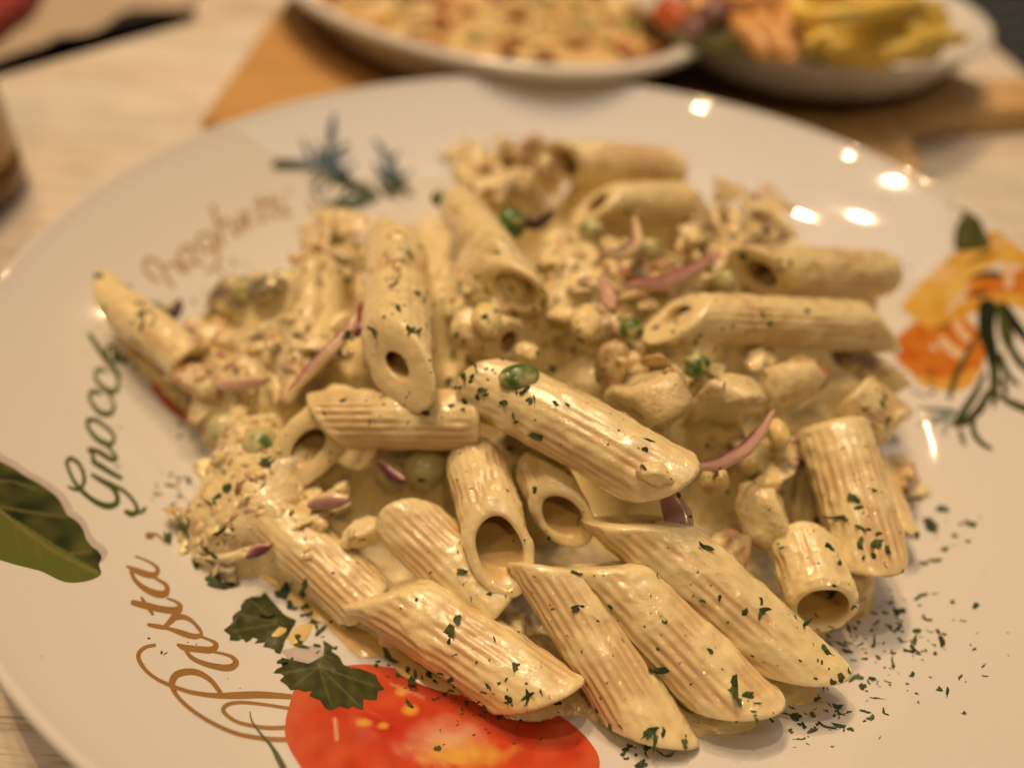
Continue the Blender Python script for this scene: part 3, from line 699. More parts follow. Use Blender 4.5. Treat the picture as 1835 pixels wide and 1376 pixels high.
# rosemary at the back
def rz(x, y): return (480 + x*.1635, 190 + y*.1635)
r = Ribbons(); D1 = (.028, .040, .022); D2 = (.095, .115, .080); D3 = (.085, .125, .092)
for st, wd, cl in ((((720, 110), (700, 300), (680, 520)), (50, 95, 80), D1), (((380, 370), (420, 480), (480, 600)), (30, 60, 60), D2), (((110, 650), (300, 650), (520, 660)), (130, 130, 110), D2), (((860, 420), (790, 490), (720, 540)), (60, 70, 60), D2),
                   (((560, 540), (700, 650), (820, 770), (960, 900)), (90, 130, 130, 90), D1), (((560, 640), (700, 760), (800, 850)), (110, 120, 100), (.10, .13, .05)), (((560, 1010), (510, 930), (540, 830), (620, 790)), (40, 60, 50, 40), D2),
                   (((620, 1100), (800, 1080), (980, 1050), (1150, 1020)), (90, 100, 110, 90), D3), (((760, 1150), (900, 1120), (1060, 1090)), (60, 60, 60), D3), (((960, 900), (1060, 960), (1150, 1000)), (120, 150, 150), (.13, .16, .11)),
                   (((1180, 390), (1270, 520), (1360, 680), (1440, 820), (1560, 980)), (50, 90, 120, 110, 70), (.10, .125, .095)), (((1180, 640), (1220, 740), (1330, 820), (1450, 900)), (50, 70, 90, 80), D1), (((1230, 860), (1300, 950), (1420, 1000)), (60, 80, 60), D3), (((1090, 850), (1120, 930), (1160, 1000)), (40, 60, 70), D2)):
    r.stroke(st, wd, cl, e*(1 + .3*(len(r.F) % 7)), org=(480, 190), k=.1635)
for st, wd, cl in ((((640, 560), (560, 470), (500, 400)), (50, 50, 20), D2), (((740, 600), (820, 560), (930, 520)), (60, 50, 20), D1), (((820, 740), (900, 680), (980, 640)), (60, 50, 20), D1), (((600, 700), (520, 760), (430, 800)), (60, 50, 20), D2),
                   (((700, 820), (640, 900), (620, 980)), (50, 50, 20), D2), (((900, 900), (840, 980), (760, 1030)), (60, 60, 30), D3), (((1330, 640), (1400, 560), (1440, 480)), (50, 50, 20), D2), (((1420, 800), (1520, 760), (1580, 700)), (50, 50, 20), D3),
                   (((1380, 760), (1300, 740), (1240, 690)), (60, 50, 20), D1), (((1480, 900), (1400, 920), (1320, 900)), (60, 60, 30), D1), (((1060, 1000), (1020, 900), (1040, 820)), (60, 50, 20), D2)):
    r.stroke(st, wd, cl, e*(1.5 + .3*(len(r.F) % 5)), org=(480, 190), k=.1635)
r.build('printed_rosemary', 'printed rosemary sprig at the back of the plate')
# orange peel and herb print on the right
def oz(x, y): return (1580 + x*.218, 360 + y*.218)
def peel(c1, c2, s): return lambda x, y: mixv(c1, c2, .5 + .9*n2(x, y, s, 3))
decal('printed_orange_peel', spline([oz(*p) for p in ((60, 1180), (300, 980), (480, 1010), (640, 940), (760, 1030), (830, 1130), (850, 1280), (800, 1420), (700, 1540), (560, 1560), (420, 1540), (300, 1500), (250, 1420), (150, 1340), (60, 1180))], 4)[:-1], lambda x, y: mixv(peel((.60, .23, .035), (.50, .12, .012), 26)(x, y), (.66, .36, .07), seg_dist(x, y, [oz(300, 1500), oz(560, 1540), oz(780, 1440)]) < 14), e, 6, 'printed deep orange inner peel curl')
decal('printed_orange_peel', spline([oz(*p) for p in ((680, 640), (840, 620), (990, 600), (1180, 560), (1400, 600), (1400, 900), (1180, 830), (1000, 760), (850, 790), (700, 810), (650, 740), (680, 640))], 4)[:-1], peel((.60, .25, .04), (.50, .14, .015), 22), e*1.4, 6, 'printed reddish orange peel behind the yellow curl')
r = Ribbons()
for st, wd in ((((600, 980), (640, 1060), (700, 1130)), 70), (((500, 1150), (570, 1220), (650, 1270)), 80), (((590, 830), (660, 760), (700, 700)), 50), (((420, 1200), (440, 1215)), 50), (((1020, 540), (1050, 620), (1040, 700)), 70), (((900, 370), (1000, 340), (1060, 330)), 40)):
    r.stroke(st, wd, (.72, .50, .30), e*2.6, org=(1580, 360), k=.218)
r.build('printed_pith', 'pale printed pith of the orange peel')
decal('printed_orange_peel', spline([oz(*p) for p in ((150, 880), (300, 700), (480, 520), (600, 430), (760, 400), (880, 340), (870, 270), (960, 250), (1060, 330), (1130, 360), (1250, 420), (1400, 480), (1400, 590), (1180, 560), (1000, 500), (900, 540), (760, 610), (680, 680), (640, 790), (560, 860), (480, 990), (380, 1040), (250, 960), (150, 880))], 4)[:-1], peel((.72, .48, .11), (.62, .34, .05), 34), e*2, 6, 'printed yellow orange peel curl, upper band')
decal('printed_orange_peel', spline([oz(*p) for p in ((380, 1050), (560, 900), (640, 830), (780, 810), (1000, 760), (1200, 790), (1400, 870), (1400, 960), (1200, 900), (1030, 850), (900, 870), (760, 920), (600, 990), (480, 1060), (380, 1050))], 4)[:-1], peel((.68, .42, .08), (.60, .29, .035), 30), e*3, 6, 'printed yellow orange peel curl, lower band')
decal('printed_leaf', spline([oz(*p) for p in ((640, 60), (700, 90), (800, 150), (840, 240), (890, 340), (880, 390), (740, 410), (610, 410), (595, 300), (620, 190), (660, 130), (640, 60))], 4)[:-1], lambda x, y: mixv((.10, .105, .030), (.035, .042, .014), .4 + 1.1*n2(x, y, 20, 2)), e*4, 5, 'printed dark green leaf tip above the orange peel')
r = Ribbons(); K = .2035; o8 = (1580, 540); G1 = (.020, .026, .013); G2 = (.075, .080, .026); G3 = (.050, .058, .020)
for st, wd, cl in ((((930, 60), (920, 260), (960, 420), (990, 600)), (170, 150, 120, 90), G1), (((1060, 60), (1100, 300), (1130, 420)), (110, 120, 60), G2), (((1090, 60), (1200, 240), (1300, 360)), (70, 90, 60), G1), (((1120, 380), (1200, 520), (1300, 620)), (60, 70, 60), G3),
                   (((840, 310), (740, 480), (660, 640), (595, 850)), (30, 45, 60, 40), G2), (((900, 640), (830, 800), (740, 940), (660, 1080)), (40, 60, 70, 80), G3), (((940, 800), (860, 950), (720, 1080)), (60, 80, 60), G3), (((990, 600), (990, 800), (985, 930)), (90, 80, 30), G2),
                   (((1040, 480), (1100, 640), (1200, 740)), (60, 60, 30), G3), (((1030, 830), (1150, 900), (1300, 960)), (40, 70, 80), G2), (((800, 1050), (810, 1160), (880, 1250), (960, 1300)), (50, 50, 45, 30), G3), (((690, 1150), (710, 1220), (735, 1270)), (40, 40, 20), G2),
                   (((1060, 700), (1090, 780), (1080, 830)), (50, 50, 30), G3), (((330, 950), (520, 960), (640, 975)), (30, 44, 50), (.16, .19, .18)), (((340, 1090), (450, 1060), (560, 1010)), (40, 70, 60), (.22, .26, .245)), (((540, 1180), (570, 1090), (600, 1030)), (30, 50, 60), (.30, .36, .34)),
                   (((470, 240), (560, 220), (600, 180)), (20, 40, 30), (.22, .10, .02)), ):
    r.stroke(st, wd, cl, e*(3.6 + .25*(len(r.F) % 9)), org=o8, k=K)
r.stroke([(735, 635), (800, 610), (880, 600), (960, 610)], [10, 40, 44, 50], G1, e*5, org=(1580, 360), k=.218)
r.stroke([(745, 770), (800, 765), (840, 765)], [20, 50, 30], (.07, .05, .015), e*5, org=(1580, 360), k=.218)
r.stroke([(710, 520), (800, 470), (890, 430)], [20, 44, 40], (.22, .13, .02), e*5, org=(1580, 360), k=.218)
r.build('printed_rosemary', 'printed dark rosemary sprig across the orange peel')
# ------------------------------------------------------------------ penne
SHORT = {}
def penne(label, short, A, B, wpx, oA, oB, cA, cB, cover=.5, bend=0.0, seed=0, zabs=None):
    """A, B: middle of each end in the photograph; oA, oB: height over the heap surface;
    cA, cB: (tip direction round the axis in degrees, slant in degrees, opening 0..1)"""
    if zabs: a, b = at(*A, zabs[0]), at(*B, zabs[1])
    else: a, b = at_dome(*A, oA), at_dome(*B, oB)
    mid = (a + b)/2
    R = px_size(mid, wpx)/2*.905
    ax = b - a; Ln = np.linalg.norm(ax); ax = ax/Ln
    v = CAM - mid; v = v - ax*(v @ ax); v /= np.linalg.norm(v); s = np.cross(ax, v)
    NU, MS, MI = 132, 56, 10
    u = np.linspace(0, 2*math.pi, NU, endpoint=False)
    dirs = np.cos(u)[:, None]*v + np.sin(u)[:, None]*s
    pa, pb = math.radians(cA[0]), math.radians(cB[0])
    ta, tb = math.tan(math.radians(cA[1])), math.tan(math.radians(cB[1]))
    sA = -ta*R*np.cos(u - pa); sB = Ln + tb*R*np.cos(u - pb)
    sv = np.linspace(0, 1, MS)
    sv = sv + .10*np.sin(2*math.pi*sv)/(2*math.pi)*-1       # denser rows near the ends
    axial = sA[None, :] + (sB - sA)[None, :]*sv[:, None]
    cen0 = a + ax*axial[..., None]
    bd = lambda x: bend*R*np.sin(np.clip(x/Ln, 0, 1)*math.pi)
    side = np.array([0, 0, 1.]) - ax*ax[2]; side /= np.linalg.norm(side) + 1e-9
    P0 = cen0 + R*dirs[None]
    flat = P0.reshape(-1, 3)
    sd = seed*3.77 + 1
    big = nz(flat, 95, sd).reshape(MS, NU); small = nz(flat, 330, sd + 5).reshape(MS, NU); tiny = nz(flat, 900, sd + 9).reshape(MS, NU)
    # streaks of sauce run along the tube
    str_ = np.array([mnoise.noise(Vector((x*70, c*2.4 + sd, q*2.4))) for x, c, q in zip(axial.ravel(), np.tile(np.cos(u), MS), np.tile(np.sin(u), MS))]).reshape(MS, NU)
    upn = dirs[:, 2][None]
    end = np.minimum(axial - sA[None], sB[None] - axial)/R
    mask = cover + .03 + .55*big + .28*small + .30*str_ + .16*upn + .45*np.exp(-end*2.6) - .16
    mask = np.clip((mask - .40)/.32, 0, 1); mask = mask*mask*(3 - 2*mask)
    nr = 24
    rid = .5 + .5*np.cos(nr*u + .5*seed)[None]
    rid = np.repeat(rid, MS, 0)*np.clip(end*2.2, 0, 1)*np.clip(.92 + .7*small + .4*big, .2, 1.1)
    ridge_h = .068*R
    wob = 1 + .035*nz(flat, 60, sd + 20).reshape(MS, NU)
    endround = 1 - .06*np.exp(-(np.maximum(end, 0)/.07)**2)
    rad = R*wob*endround*(.955) + ridge_h*rid*(1 - .80*mask) + R*.085*mask*(.75 + .5*small + .30*tiny)
    bo = (side[None, None]*bd(axial)[..., None])
    outer = cen0 + bo + rad[..., None]*dirs[None]
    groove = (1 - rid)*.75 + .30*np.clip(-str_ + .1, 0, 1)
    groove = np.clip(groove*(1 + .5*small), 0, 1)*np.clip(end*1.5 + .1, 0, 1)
    rows = [outer]; S = [mask]; G = [groove]; I = [np.zeros_like(mask)]
    def rimrow(srow, rr, push, bo_, mid_):
        axs = mid_ + (srow - mid_)*np.minimum(rr/R, 1.1) + push
        return a + ax*axs[:, None] + bo_ + rr[:, None]*dirs
    one = np.ones(NU)
    def endrows(srow, sign, openk, o_r, bo_, mid_):
        out = []
        wi = openk*R*(1 + .06*np.array([mnoise.noise(Vector((math.cos(q)*1.2, math.sin(q)*1.2, sd + sign))) for q in u]))
        for f, p in ((.12, .055), (.38, .115), (.66, .105), (.9, .03)):
            out.append((rimrow(srow, o_r*(1 - f) + wi*f, sign*R*p*(.8 + .6*np.array([mnoise.noise(Vector((math.cos(q)*2, math.sin(q)*2, sd + 7*f))) for q in u])), bo_, mid_), wi))
        return out, wi
    rB, wB = endrows(sB, 1, cB[2], rad[-1], bo[-1], Ln); rA, wA = endrows(sA, -1, cA[2], rad[0], bo[0], 0.0)
    for q, _ in rB: rows.append(q[None]); S.append(one[None]*.85); G.append(one[None]*0); I.append(one[None]*0)
    ri0 = .77*R
    ti = np.linspace(0, 1, MI)
    inn = []
    for t in ti:
        srow = sB + (sA - sB)*t
        k = min(t, 1 - t)*MI/1.6
        r_ = ri0 + (np.where(t < .5, wB, wA) - ri0)*math.exp(-k*k)
        srow = Ln*(1 - t) + (srow - Ln*(1 - t))*r_/R
        inn.append((a + ax*srow[:, None] + side*bd(srow)[:, None] + r_[:, None]*dirs)[None])
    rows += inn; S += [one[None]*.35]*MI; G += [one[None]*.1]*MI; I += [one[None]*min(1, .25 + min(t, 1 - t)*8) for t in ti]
    for q, _ in rA[::-1]: rows.append(q[None]); S.append(one[None]*.85); G.append(one[None]*0); I.append(one[None]*0)
    V = np.concatenate(rows, 0); n = len(V)
    F = grid_faces(n, NU, True, True)[:, ::-1]
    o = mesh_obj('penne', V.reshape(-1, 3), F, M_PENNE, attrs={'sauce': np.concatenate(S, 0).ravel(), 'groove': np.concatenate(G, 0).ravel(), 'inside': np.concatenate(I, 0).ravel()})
    tag(o, label, 'pasta', 'penne heaped on the plate')
    SHORT[o.name] = short
    return o
PN = [
 ('big creamy penne on top across the middle with half a pea on its end', 'big penne across the middle', (888, 698), (1180, 856), 142, 7, 9, (20, 38, .5), (325, 44, .6), .72, .12),
 ('upright creamy penne leaning on the heap with a small hole at its lower end', 'upright creamy penne', (712, 440), (712, 655), 130, 5, 13, (95, 40, .3), (243, 50, .30), .80, 0),
 ('ridged penne lying level just below the upright creamy penne', 'level ridged penne', (590, 752), (850, 752), 118, 1, 3, (275, 35, .5), (0, 20, .4), .42, 0),
 ('creamy penne end hanging down left of the level ridged penne', 'creamy penne end at left', (615, 735), (552, 800), 118, -3, 0, (0, 20, .5), (185, 55, .40), .9, 0),
 ('penne pointing at the viewer with a large open end in the front middle', 'large open penne end', (855, 838), (896, 985), 126, -3, 4, (0, 30, .5), (180, 48, .68), .62, 0),
 ('penne with a narrow open end just right of the large open end', 'narrow open penne end', (972, 850), (1008, 925), 108, -4, 0, (0, 30, .5), (205, 42, .64), .75, 0),
 ('slanting penne with a shiny upper tip left of the large open end', 'slanting penne', (742, 945), (890, 1085), 132, -3, -5, (20, 40, .3), (0, 20, .4), .55, 0),
 ('front left penne on the tomato print with a small oval hole at its upper end', 'front left penne', (690, 1062), (965, 1245), 150, 0, 2, (120, 45, .34), (305, 42, .4), .52, .05),
 ('frontmost penne reaching the lower edge of the photo', 'frontmost penne', (985, 1020), (1165, 1310), 142, 0, 1, (90, 40, .4), (290, 42, .4), .45, .05),
 ('wide ridged penne just right of the frontmost one', 'wide ridged front penne', (1085, 1015), (1312, 1255), 158, 0, 2, (100, 40, .4), (300, 40, .4), .47, .04),
 ('front right penne with a sharp lower tip and a pink onion piece on it', 'sharp tipped penne', (1135, 935), (1415, 1185), 148, 2, 3, (100, 48, .4), (300, 50, .4), .60, .08),
 ('short penne at the right front standing on the plate with its open end down', 'short open penne', (1438, 985), (1475, 1088), 136, -2, 3, (0, 20, .5), (180, 12, .70), .62, 0),
 ('upright penne at the right with a rounded lower tip over the bare plate', 'upright right penne', (1490, 762), (1556, 1003), 140, 4, 4, (180, 15, .5), (340, 35, .4), .50, .06),
 ('penne tip showing behind the upright right penne', 'hidden penne tip', (1560, 840), (1598, 945), 80, -6, -3, (0, 20, .4), (285, 45, .4), .45, 0),
 ('short penne above the upright right penne with its open end to the right', 'short right edge penne', (1525, 712), (1600, 770), 112, 3, 3, (0, 20, .5), (185, 25, .62), .55, 0),
 ('long penne on the right with a pointed open tip touching the orange print', 'long right penne', (1205, 572), (1585, 588), 102, 6, 8, (115, 46, .5), (125, 52, .62), .55, .05),
 ('penne above the long right one with an orange hollow facing left', 'penne with the orange hollow', (1360, 490), (1570, 492), 98, 6, 6, (235, 46, .52), (0, 25, .4), .55, .05),
 ('rearmost penne on top of the heap at the back', 'rearmost penne', (1010, 292), (1200, 305), 84, 4, 4, (205, 40, .66), (0, 30, .4), .50, .1),
 ('pale penne in front of the rearmost one with its cut end to the left', 'pale rear penne', (1065, 368), (1215, 362), 80, 4, 4, (110, 48, .5), (0, 30, .4), .75, .05),
 ('curved penne running down the middle of the heap from the back', 'curved middle penne', (830, 380), (925, 520), 92, 5, 6, (0, 35, .4), (235, 48, .68), .80, .15),
 ('short penne stub standing in the middle of the back', 'short penne stub', (996, 428), (990, 485), 66, 2, 0, (180, 15, .3), (0, 20, .4), .70, 0),
 ('penne at the far left with its sharp tip over the bare plate', 'far left penne', (200, 538), (335, 645), 88, 0, 0, (290, 50, .4), (0, 30, .4), .62, .05),
 ('blurred ridged penne lying along the lower left foot of the heap', 'blurred lower left penne', (470, 905), (655, 1080), 122, -4, -4, (0, 30, .4), (0, 30, .4), .55, 0),
 ('sauce covered penne left of the upright creamy one', 'sauce covered penne', (572, 500), (562, 640), 96, 0, -1, (0, 30, .4), (0, 30, .4), .95, 0),
 ('short thick penne piece between the upright and the curved penne', 'short middle penne piece', (835, 590), (912, 612), 92, 2, 2, (0, 20, .4), (190, 25, .45), .80, 0),
]
for i, (lb, sh, A, B, wpx, oA, oB, cA, cB, cov, bd) in enumerate(PN):
    z = None
    if sh == 'far left penne': z = (.026, .024)
    penne(lb, sh, A, B, wpx, oA*.001, oB*.001, cA, cB, cov, bd, i, z)

# ------------------------------------------------------------------ pieces of chicken, mushroom, peas, corn, onion
CHUNKN = {'chicken_chunk': 'chicken', 'mushroom_piece': 'mushroom', 'sauce_lump': 'chicken'}
LANDS = []
def put(name, px, py, size_px, off, mat, label, group=None, sc=None, short=None, cat='meat', kk=None):
    P = at_dome(px, py, off*.001)
    rot = None
    if sc is None:
        sc = (rng.uniform(1.0, 1.9), rng.uniform(.65, 1.05), rng.uniform(.42, .7))
        rot = Quaternion((1, 0, 0), rng.normal(0, .4)) @ Quaternion((0, 1, 0), rng.normal(0, .4)) @ Quaternion((0, 0, 1), rng.uniform(0, 6.3))
    o = lump(name, P, px_size(P, size_px)/2, int(rng.integers(10)) if kk is None else kk, mat, label, cat, group, sc=sc, rot=rot)
    o['_px'] = (float(px), float(py)); o['_sz'] = float(size_px*(sc[0] + sc[1])/2); o['_el'] = float(sc[0]/sc[1])
    SHORT[o.name] = short or 'creamy pieces'
    return o
for px, py, s, off, mt, lb, sh in [
    (1165, 725, 140, 2, M_CREAMY, 'large cream coated chicken chunk right of the big middle penne', 'large chicken chunk'),
    (1290, 722, 160, 2, M_CREAMY, 'large cream coated chicken chunk with a purple onion arc along its lower edge', 'chunk over the onion arc'),
    (1400, 705, 100, 2, M_CREAMY, 'ragged chicken chunk left of the short penne at the right edge', 'ragged chicken chunk'),
    (1445, 655, 62, 7, M_CHICK, 'small chicken piece below the long right penne', 'small chicken piece'),
    (1180, 655, 60, 6, M_CHICK, 'browned chicken piece above the large chunk', 'browned chicken piece'),
    (1095, 655, 75, 3, M_CHICK, 'brown chicken piece tucked behind the big middle penne', 'brown chicken piece'),
    (1310, 985, 92, -6, M_CHICK, 'brownish chicken strip behind the sharp tipped front penne', 'brownish chicken strip'),
    (1370, 925, 105, -3, M_CREAMY, 'creamy chunk hanging between the corn kernels and the dark gap', 'creamy hanging chunk'),
    (1345, 820, 90, -3, M_CREAMY, 'creamy chunk under the purple onion arc', 'chunk under the onion arc'),
    (1180, 850, 66, 15, M_CREAMY, 'creamy lump stuck on the lower end of the big middle penne', 'lump on the big penne'),
    (650, 960, 66, -2, M_CREAMY, 'creamy lump left of the shiny tipped penne', 'lump beside the shiny tip'),
    (1600, 850, 105, -5, M_CHICK, 'brownish piece under the short penne at the right edge', 'piece at the right foot'),
    (1560, 660, 80, 0, M_MUSH, 'grey mushroom piece beneath the pointed end of the long right penne', 'mushroom piece at right'),
    (930, 285, 100, 3, M_CHICK, 'brownish chicken piece left of the rearmost penne', 'rear chicken piece'),
    (985, 322, 74, 1, M_CHICK, 'browned piece added to fill the dark hollow left of the rearmost penne', 'browned piece in the hollow'),  # added piece: its brown stands in for the shade of the hollow
    (700, 1135, 62, -2, M_CREAMY, 'cream drip under the edge of the front left penne', 'cream drip'),
    (925, 1115, 62, -6, M_CREAMY, 'creamy lump in the gap below the large open end', 'lump in the front gap'),
    (480, 520, 110, 1, M_MUSH, 'pale mushroom piece beside the green pea on the left', 'pale mushroom piece'),
    (405, 545, 100, 0, M_MUSH, 'greyish mushroom cap left of the green pea', 'greyish mushroom cap')]:
    put('mushroom_piece' if mt is M_MUSH else 'chicken_chunk', px, py, s, off, mt, lb, short=sh, cat='mushroom' if mt is M_MUSH else 'meat', sc=(1, 1, .85), kk={1165: 0, 1290: 3, 1400: 1}.get(px)); LANDS.append((px, py, sh))
ZONES = [  # cx, cy, rx, ry, count, size lo, hi, offset, where
    (420, 640, 92, 60, 22, 36, 78, 1, 'on the left flank'), (390, 920, 70, 105, 26, 34, 72, 1, 'in the lower left corner of the heap'), (440, 800, 60, 55, 9, 36, 70, 1, 'on the left below the tomato edge'),
    (610, 450, 80, 60, 20, 34, 76, 2, 'behind the upright penne'), (880, 300, 80, 48, 24, 28, 62, 3, 'at the back left of the heap'), (840, 540, 80, 70, 14, 32, 66, 2, 'in the middle of the heap'),
    (1080, 510, 110, 90, 34, 30, 64, 2, 'in the middle behind the big penne'), (1325, 395, 95, 58, 34, 26, 54, 4, 'in the herb covered mound at the back right'), (1230, 650, 150, 40, 12, 34, 60, 3, 'right of the middle'),
    (1420, 790, 45, 50, 6, 40, 70, -2, 'left of the upright right penne'), (315, 590, 40, 32, 8, 30, 56, 0, 'under the far left penne'), (540, 620, 60, 60, 12, 34, 70, 2, 'left of the upright penne'), (1230, 480, 70, 60, 12, 30, 60, 3, 'left of the orange hollow'),
    (700, 560, 40, 90, 8, 30, 60, -2, 'beside the upright penne'), (570, 930, 70, 60, 9, 34, 66, -1, 'above the blurred lower left penne'), (1610, 880, 40, 40, 5, 36, 60, -6, 'at the right foot of the heap')]
for zi, (cx, cy, rx, ry, cnt, lo, hi, off, where) in enumerate(ZONES):
    for k in range(int(cnt*.72)):
        t = rng.uniform(0, 2*math.pi); q = math.sqrt(rng.uniform(0, 1))
        mt, nm = [(M_CREAMY, 'chicken_chunk'), (M_CHICK, 'chicken_chunk'), (M_CREAMY, 'chicken_chunk'), (M_MUSH, 'mushroom_piece')][int(rng.choice(4, p=[.42, .28, .18, .12]))]
        w_ = 'mushroom' if nm == 'mushroom_piece' else 'chicken'
        zo = put(nm, cx + rx*q*math.cos(t), cy + ry*q*math.sin(t), rng.uniform(lo, hi)*1.15, off - 1.6 + rng.uniform(-2.5, 1.2), mt,
            None, None, short='creamy pieces ' + where, cat='mushroom' if w_ == 'mushroom' else 'meat')
        zo['_kind'] = w_; zo['_tone'] = {'chicken_in_sauce': 'browned', 'piece_deep_in_sauce': 'pale', 'mushroom_in_sauce': 'greyish'}[mt.name]; zo['_where'] = where
for (lb, sh, A, B, *_r) in PN: LANDS.append(((A[0] + B[0])/2, (A[1] + B[1])/2, sh))
LANDS += [(1310, 800, 'purple onion arc'), (1200, 495, 'long pink onion strip'), (1115, 440, 'purple onion crescent'), (585, 630, 'onion stick'), (915, 402, 'vivid pea at the back'), (447, 522, 'green pea on the left'), (400, 765, 'veiled pea at the left edge'), (1248, 655, 'small green pea'), (872, 575, 'whitish corn kernel'), (1375, 868, 'round corn kernel')]
def direction(px, py, lx, ly):
    dx, dy = px - lx, py - ly
    s_ = ('right of' if dx > 0 else 'left of') if abs(dx) > abs(dy)*1.2 else ('below' if dy > 0 else 'above')
    return ('just ' if math.hypot(dx, dy) < 70 else 'farther ' if math.hypot(dx, dy) > 140 and s_ not in ('below', 'above') else '') + s_
used_labels = {}
def name_pieces():
    for o in list(COL.objects):
        if '_kind' not in o: continue
        px, py = o['_px']; kind = o['_kind']
        size = 'tiny' if o['_sz'] < 38 else 'small' if o['_sz'] < 56 else 'larger'
        shape = 'long ' if o['_el'] > 1.6 else 'rounded ' if o['_el'] < 1.1 else ''
        near_ = sorted(LANDS, key=lambda l: math.hypot(px - l[0], py - l[1]))[:5]
        opts = []
        for l in near_:
            opts.append('%s %s %s%s piece %s the %s' % (size, o['_tone'], shape, kind, direction(px, py, l[0], l[1]), l[2]))
        lab = next((s for s in opts if s not in used_labels and len(s.split()) <= 16), opts[0])
        used_labels.setdefault(lab, []).append(o)
        tag(o, lab, None, 'cream coated %s pieces %s' % (kind, o['_where']))
    for lab, os_ in used_labels.items():
        if len(os_) > 1:
            for o in os_: o['group'] = 'look-alike pieces: ' + lab
    for o in COL.objects:
        for k_ in ('_px', '_sz', '_el', '_kind', '_tone', '_where'):
            if k_ in o: del o[k_]
name_pieces()
def ball(name, px, py, wpx, off, mat, label, cat, sc=(1, 1, .92), coat=0.0, group=None, zsurf=None, rag=.07, align=None):
    P = at_dome(px, py, off*.001) if zsurf is None else zsurf
    R = px_size(P, wpx)/2
    bm = bmesh.new(); bmesh.ops.create_icosphere(bm, subdivisions=4, radius=1.0)
    V = np.array([v.co[:] for v in bm.verts]); Fs = [[v.index for v in f.verts] for f in bm.faces]; bm.free()
    q = np.array((Quaternion(rng.normal(size=4)).normalized() if align is None else Vector(align).to_track_quat('Z', 'Y')).to_matrix())
    V = V*(1 + rag*nz(V, 1.6, px*.01) + rag*.35*nz(V, 4.0, py*.02))[:, None]*np.array(sc)
    c = np.clip(coat*1.4 - .5 + 1.1*nz(V, 1.6, py*.013) + .4*nz(V, 4, px*.1) + .35*V[:, 2], 0, 1) if coat else np.zeros(len(V))
    W = (V*(1 + .06*c)[:, None]) @ q.T*R + P
    o = mesh_obj(name, W, Fs, mat, attrs={'coat': np.clip(c*1.6, 0, 1)})
    tag(o, label, cat, group); SHORT[o.name] = name.replace('_', ' ')
    return o
for px, py, wp, off, coat, lb in [
    (915, 402, 58, 5, .30, 'vivid dark green pea at the back of the heap'), (447, 522, 60, 3, .6, 'green pea between two mushroom pieces on the left'), (402, 768, 58, -1, 1.2, 'pea veiled in sauce at the left edge'),
    (466, 800, 70, -1, .9, 'large pea with a bright green rim on the left'), (762, 838, 72, -6, 1.3, 'pea under thick sauce in the shadow of the level ridged penne'), (702, 850, 52, -7, 1.3, 'sauce covered pea beside the dark gap'),
    (1132, 590, 46, 6, .55, 'half covered pea at the left tip of the long right penne'), (1248, 655, 50, 6, .35, 'small green pea above the large chicken chunks'), (786, 356, 30, 4, .2, 'tiny green pea at the back left'),
    (1300, 505, 44, 4, .85, 'veiled pea beside the orange hollow'), (1060, 415, 46, 3, .85, 'veiled pea beside the short stub'), (500, 500, 34, 4, .2, 'small green pea piece at the upper left edge'), (1165, 450, 44, 3, .8, 'veiled pea behind the purple onion crescent')]:
    ball('pea', px, py, wp, off, M_PEA, lb, 'pea', coat=coat)
for px, py, wp, off, lb in [
    (1280, 862, 58, 0, 'pale corn kernel below the purple onion arc'), (1375, 868, 58, 0, 'round corn kernel left of the upright right penne'), (1395, 778, 56, 2, 'corn kernel under the ragged chicken chunk'),
    (872, 575, 62, 8, 'whitish corn kernel in the middle of the heap'), (1050, 580, 66, 6, 'pale round corn kernel among the chicken pieces'),
    (1240, 430, 40, 6, 'corn kernel under the herb covered mound'), (1340, 830, 44, -2, 'half hidden corn kernel between two others'), (945, 630, 44, 6, 'small corn kernel beside the whitish one')]:
    ball('corn_kernel', px, py, wp, off, M_CORN, lb, 'corn', sc=(1.12, .88, .66), rag=.14)

def strip(name, pts, offs, wpx, thick, cols, label, cat='onion', curl=0.0):
    """curved sliver of onion: a thick ribbon, purple along one edge"""
    P = np.array([at_dome(x, y, o*.001) for (x, y), o in zip(pts, offs)])
    C = spline(P, 10); T = np.gradient(C, axis=0); T /= np.linalg.norm(T, axis=1)[:, None]
    view = C - CAM; view /= np.linalg.norm(view, axis=1)[:, None]
    S = np.cross(T, view); S /= np.linalg.norm(S, axis=1)[:, None]; D = np.cross(S, T)
    n = len(C); e_ = np.linspace(0, 1, n); wd = np.sin(np.clip(e_*.94 + .03, 0, 1)*math.pi)**.5*px_size(P[len(P)//2], wpx)/2
    ring = [(-1, 0), (-.8, .8), (-.3, 1), (.3, 1), (.8, .8), (1, 0), (.8, -.8), (.3, -1), (-.3, -1), (-.8, -.8)]
    V = []; K = []
    for i in range(n):
        for (x, y) in ring:
            V.append(C[i] + S[i]*wd[i]*x + D[i]*(thick/2*y + curl*wd[i]*x*x)); K.append(mixv(cols[0], cols[1], (x - .15)/.7))
    V = np.array(V); V = V + .0004*np.stack([nz(V, 300, 1), nz(V, 300, 2), nz(V, 300, 3)], 1)
    F = grid_faces(n, 10, wrapm=True).tolist() + [list(range(10))[::-1], list(range((n-1)*10, n*10))]
    o = mesh_obj(name, V, F, M_ONION, attrs={'Col': np.array(K)})
    tag(o, label, cat); SHORT[o.name] = 'red onion sliver'
PUR = (.17, .035, .075); PNK = (.66, .42, .32); CRM = (.84, .66, .38)
strip('onion_sliver', [(1235, 835), (1295, 828), (1345, 795), (1385, 740)], [9, 9, 9, 9], 26, .0022, (PNK, PUR), 'purple red onion arc along the foot of the large chicken chunk')
